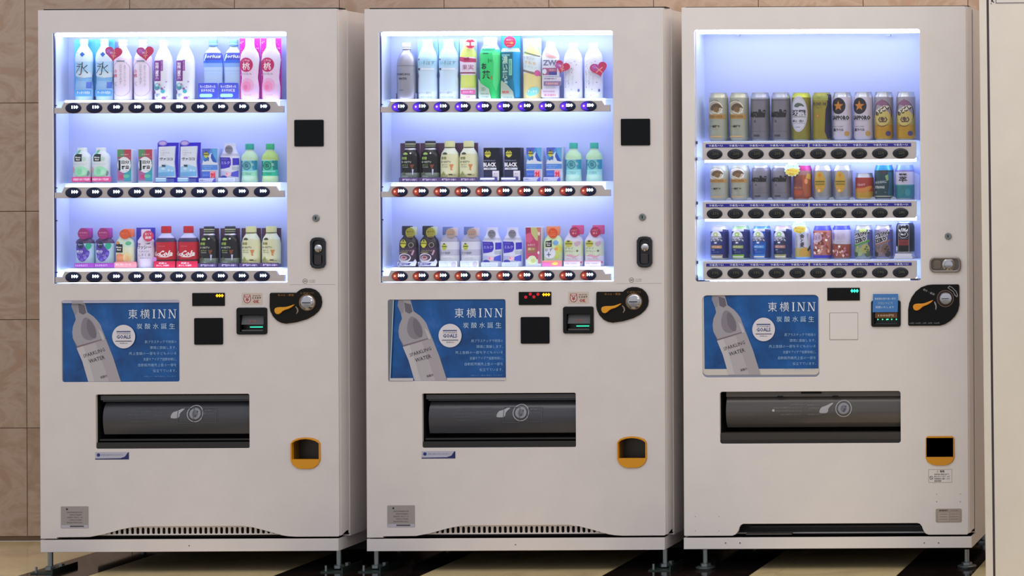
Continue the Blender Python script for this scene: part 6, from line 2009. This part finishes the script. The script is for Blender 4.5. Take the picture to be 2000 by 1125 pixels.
def strong(px, label, a, b_, stripe, rim):
    r = random.Random(21)
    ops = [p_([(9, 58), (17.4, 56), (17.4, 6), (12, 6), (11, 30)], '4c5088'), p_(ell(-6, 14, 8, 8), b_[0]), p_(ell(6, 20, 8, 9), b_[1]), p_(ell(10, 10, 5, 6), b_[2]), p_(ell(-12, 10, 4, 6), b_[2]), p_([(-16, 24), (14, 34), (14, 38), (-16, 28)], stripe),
           T_('STRONG', -1, 48, 11, 'e4e4ec', w=31, rot=18, bold=.12), T_('STRONG', -1.2, 48.2, 9.4, '12121c', w=29, rot=18, bold=.06), T_('ZERO', -3, 37, 11, 'e4e4ec', w=26, rot=18, bold=.12), T_('ZERO', -3.2, 37.2, 9.4, '12121c', w=24, rot=18, bold=.06), p_([(-6, 58), (8, 60), (9, 54), (-4, 52)], a[1])]
    ops += [p_(ell(r.uniform(-14, 13), r.uniform(5, 24), r.uniform(1, 3), n=8), r.choice(b_)) for _ in range(14)]
    return can(2, px, label, 18, 66, [(57, mat(a[0], .32, .35)), (61, mat('b8b8c8', .3, .5))], ops, name='sour_can')


strong(1687, 'grey-green can with slanted black letters and green stripe', ('8c98a0', 'c0d480'), ['98b080', 'a8a860', '4c6448'], '4c9428', None)
strong(1726.5, 'grey-brown can with slanted black letters beside the black tall can', ('7c7890', '9c94b0'), ['847070', '74584c', '302c34'], '8c6058', None)
zk = SH[2][2]
it = Item(2, 2, 1768.5, 'cola_cocktail_can', 'black can with white rim and dark red band on white stand', 'can', Y=.064, z=zk + 10.2 * sc(.064))
w, h = 18, 62
pr = [(14.5, 0), (15.5, 1), (17.6, 4), (18, 6), (18, 52), (17, 56), (15, 59.5), (15, 62)]
it.lathe('can_body', pr, [(2, LIDM), (3.4, mat('b8b4b0', .3, .4)), (57, mat('0a0910', .22, spec=.4)), (59.4, mat('1c2848', .3, .3)), (200, mat('8ca0c8', .3, .6))], sy=1.0, cap=False)
b = MB()
b.lathe([(15 * it.k, 61.8 * it.k), (13.6 * it.k, 60.4 * it.k), (.001, 60.4 * it.k)], it.X, it.Y, it.Z, LIDM, seg=28, cap=False)
b.build('can_lid', it.root)
it.sy = 1.0
it.prints([('h', rr(-12, 3, 10, 57, 3), rr(-11.2, 3.8, 9.2, 56.2, 2.6), '8c90a4'), T_('JACK', -1, 55, 3, 'dcdce4', w=10, arc=14), T_("& COLA", -1, 47, 6, 'eceef4', w=19, arc=16, bold=.05), ('h', ell(-1, 37, 9, 6.5), ell(-1, 37, 8, 5.6), 'a8acbc'), T_('No.7', -1, 37.5, 4, 'e4e6ee', w=10, bold=.04), p_(rr(-11, 16, 9, 27), '7c1c24'), T_('COLA', -1, 21.5, 4, '3c1014', w=14, bold=.05), p_(ell(-15, 9, 2, 6), 'd8e0ec'), p_(rr(-10, 29, 8, 30), '6c7084')])
b = MB()
X0_, X1_ = it.X - 19 * it.k, it.X + 17 * it.k
b.box(X0_, X1_, it.Y - .036, it.Y + .036, it.Z - 10 * it.k, it.Z - 5.6 * it.k, mat('c8c8d4', .4))
b.box(X0_ + .003, X1_ - .003, it.Y - .034, it.Y + .034, it.Z - 5.6 * it.k, it.Z, mat('d4d4e0', .4))
b.build('can_stand', it.root)


def burst_tag(px, py, w, label):
    Y = .030
    X, Z = P(px, py, Y)
    k = sc(Y)
    o = empty('burst_tag', (X, Y, Z - w * .5 * k), label, 'tag', 'burst shaped tags in the beer machine')
    b = MB()
    outl = star(0, 0, w / 2, w * .43, 14)
    b.plate([(X + x * k, Z + y * .92 * k) for x, y in outl], [], Y, .0012, mat('d4ecd8', .4))
    b.decal([p_([(-w * .4, -2), (-w * .36, -9), (0, -w * .40), (w * .36, -9), (w * .44, 0), (0, 3)], 'e4d458'), T_('スッキリ', 0, 7, 6, '78b8b4', w=w * .62, rot=-4, bold=.03), T_('おいしい', 0, -2, 4, 'e08830', w=w * .6, rot=-8, bold=.04), T_('限定', -1, -9, 4.4, 'c8901c', w=10, rot=-8)], wrap_flat(Y), lambda x, y: (X + x * k, Z + y * k), lift0=.0002)
    b.build('card', o)
    MB().box(X - .001, X + .001, Y + .0013, .046, Z - .001, Z + .001, mat('e8e8f4', .3)).build('stem', o)


burst_tag(1547, 331, 32, 'white and yellow burst tag above the short orange-red can')
burst_tag(1561, 444, 29, 'white and yellow burst tag above the slim white and yellow can')
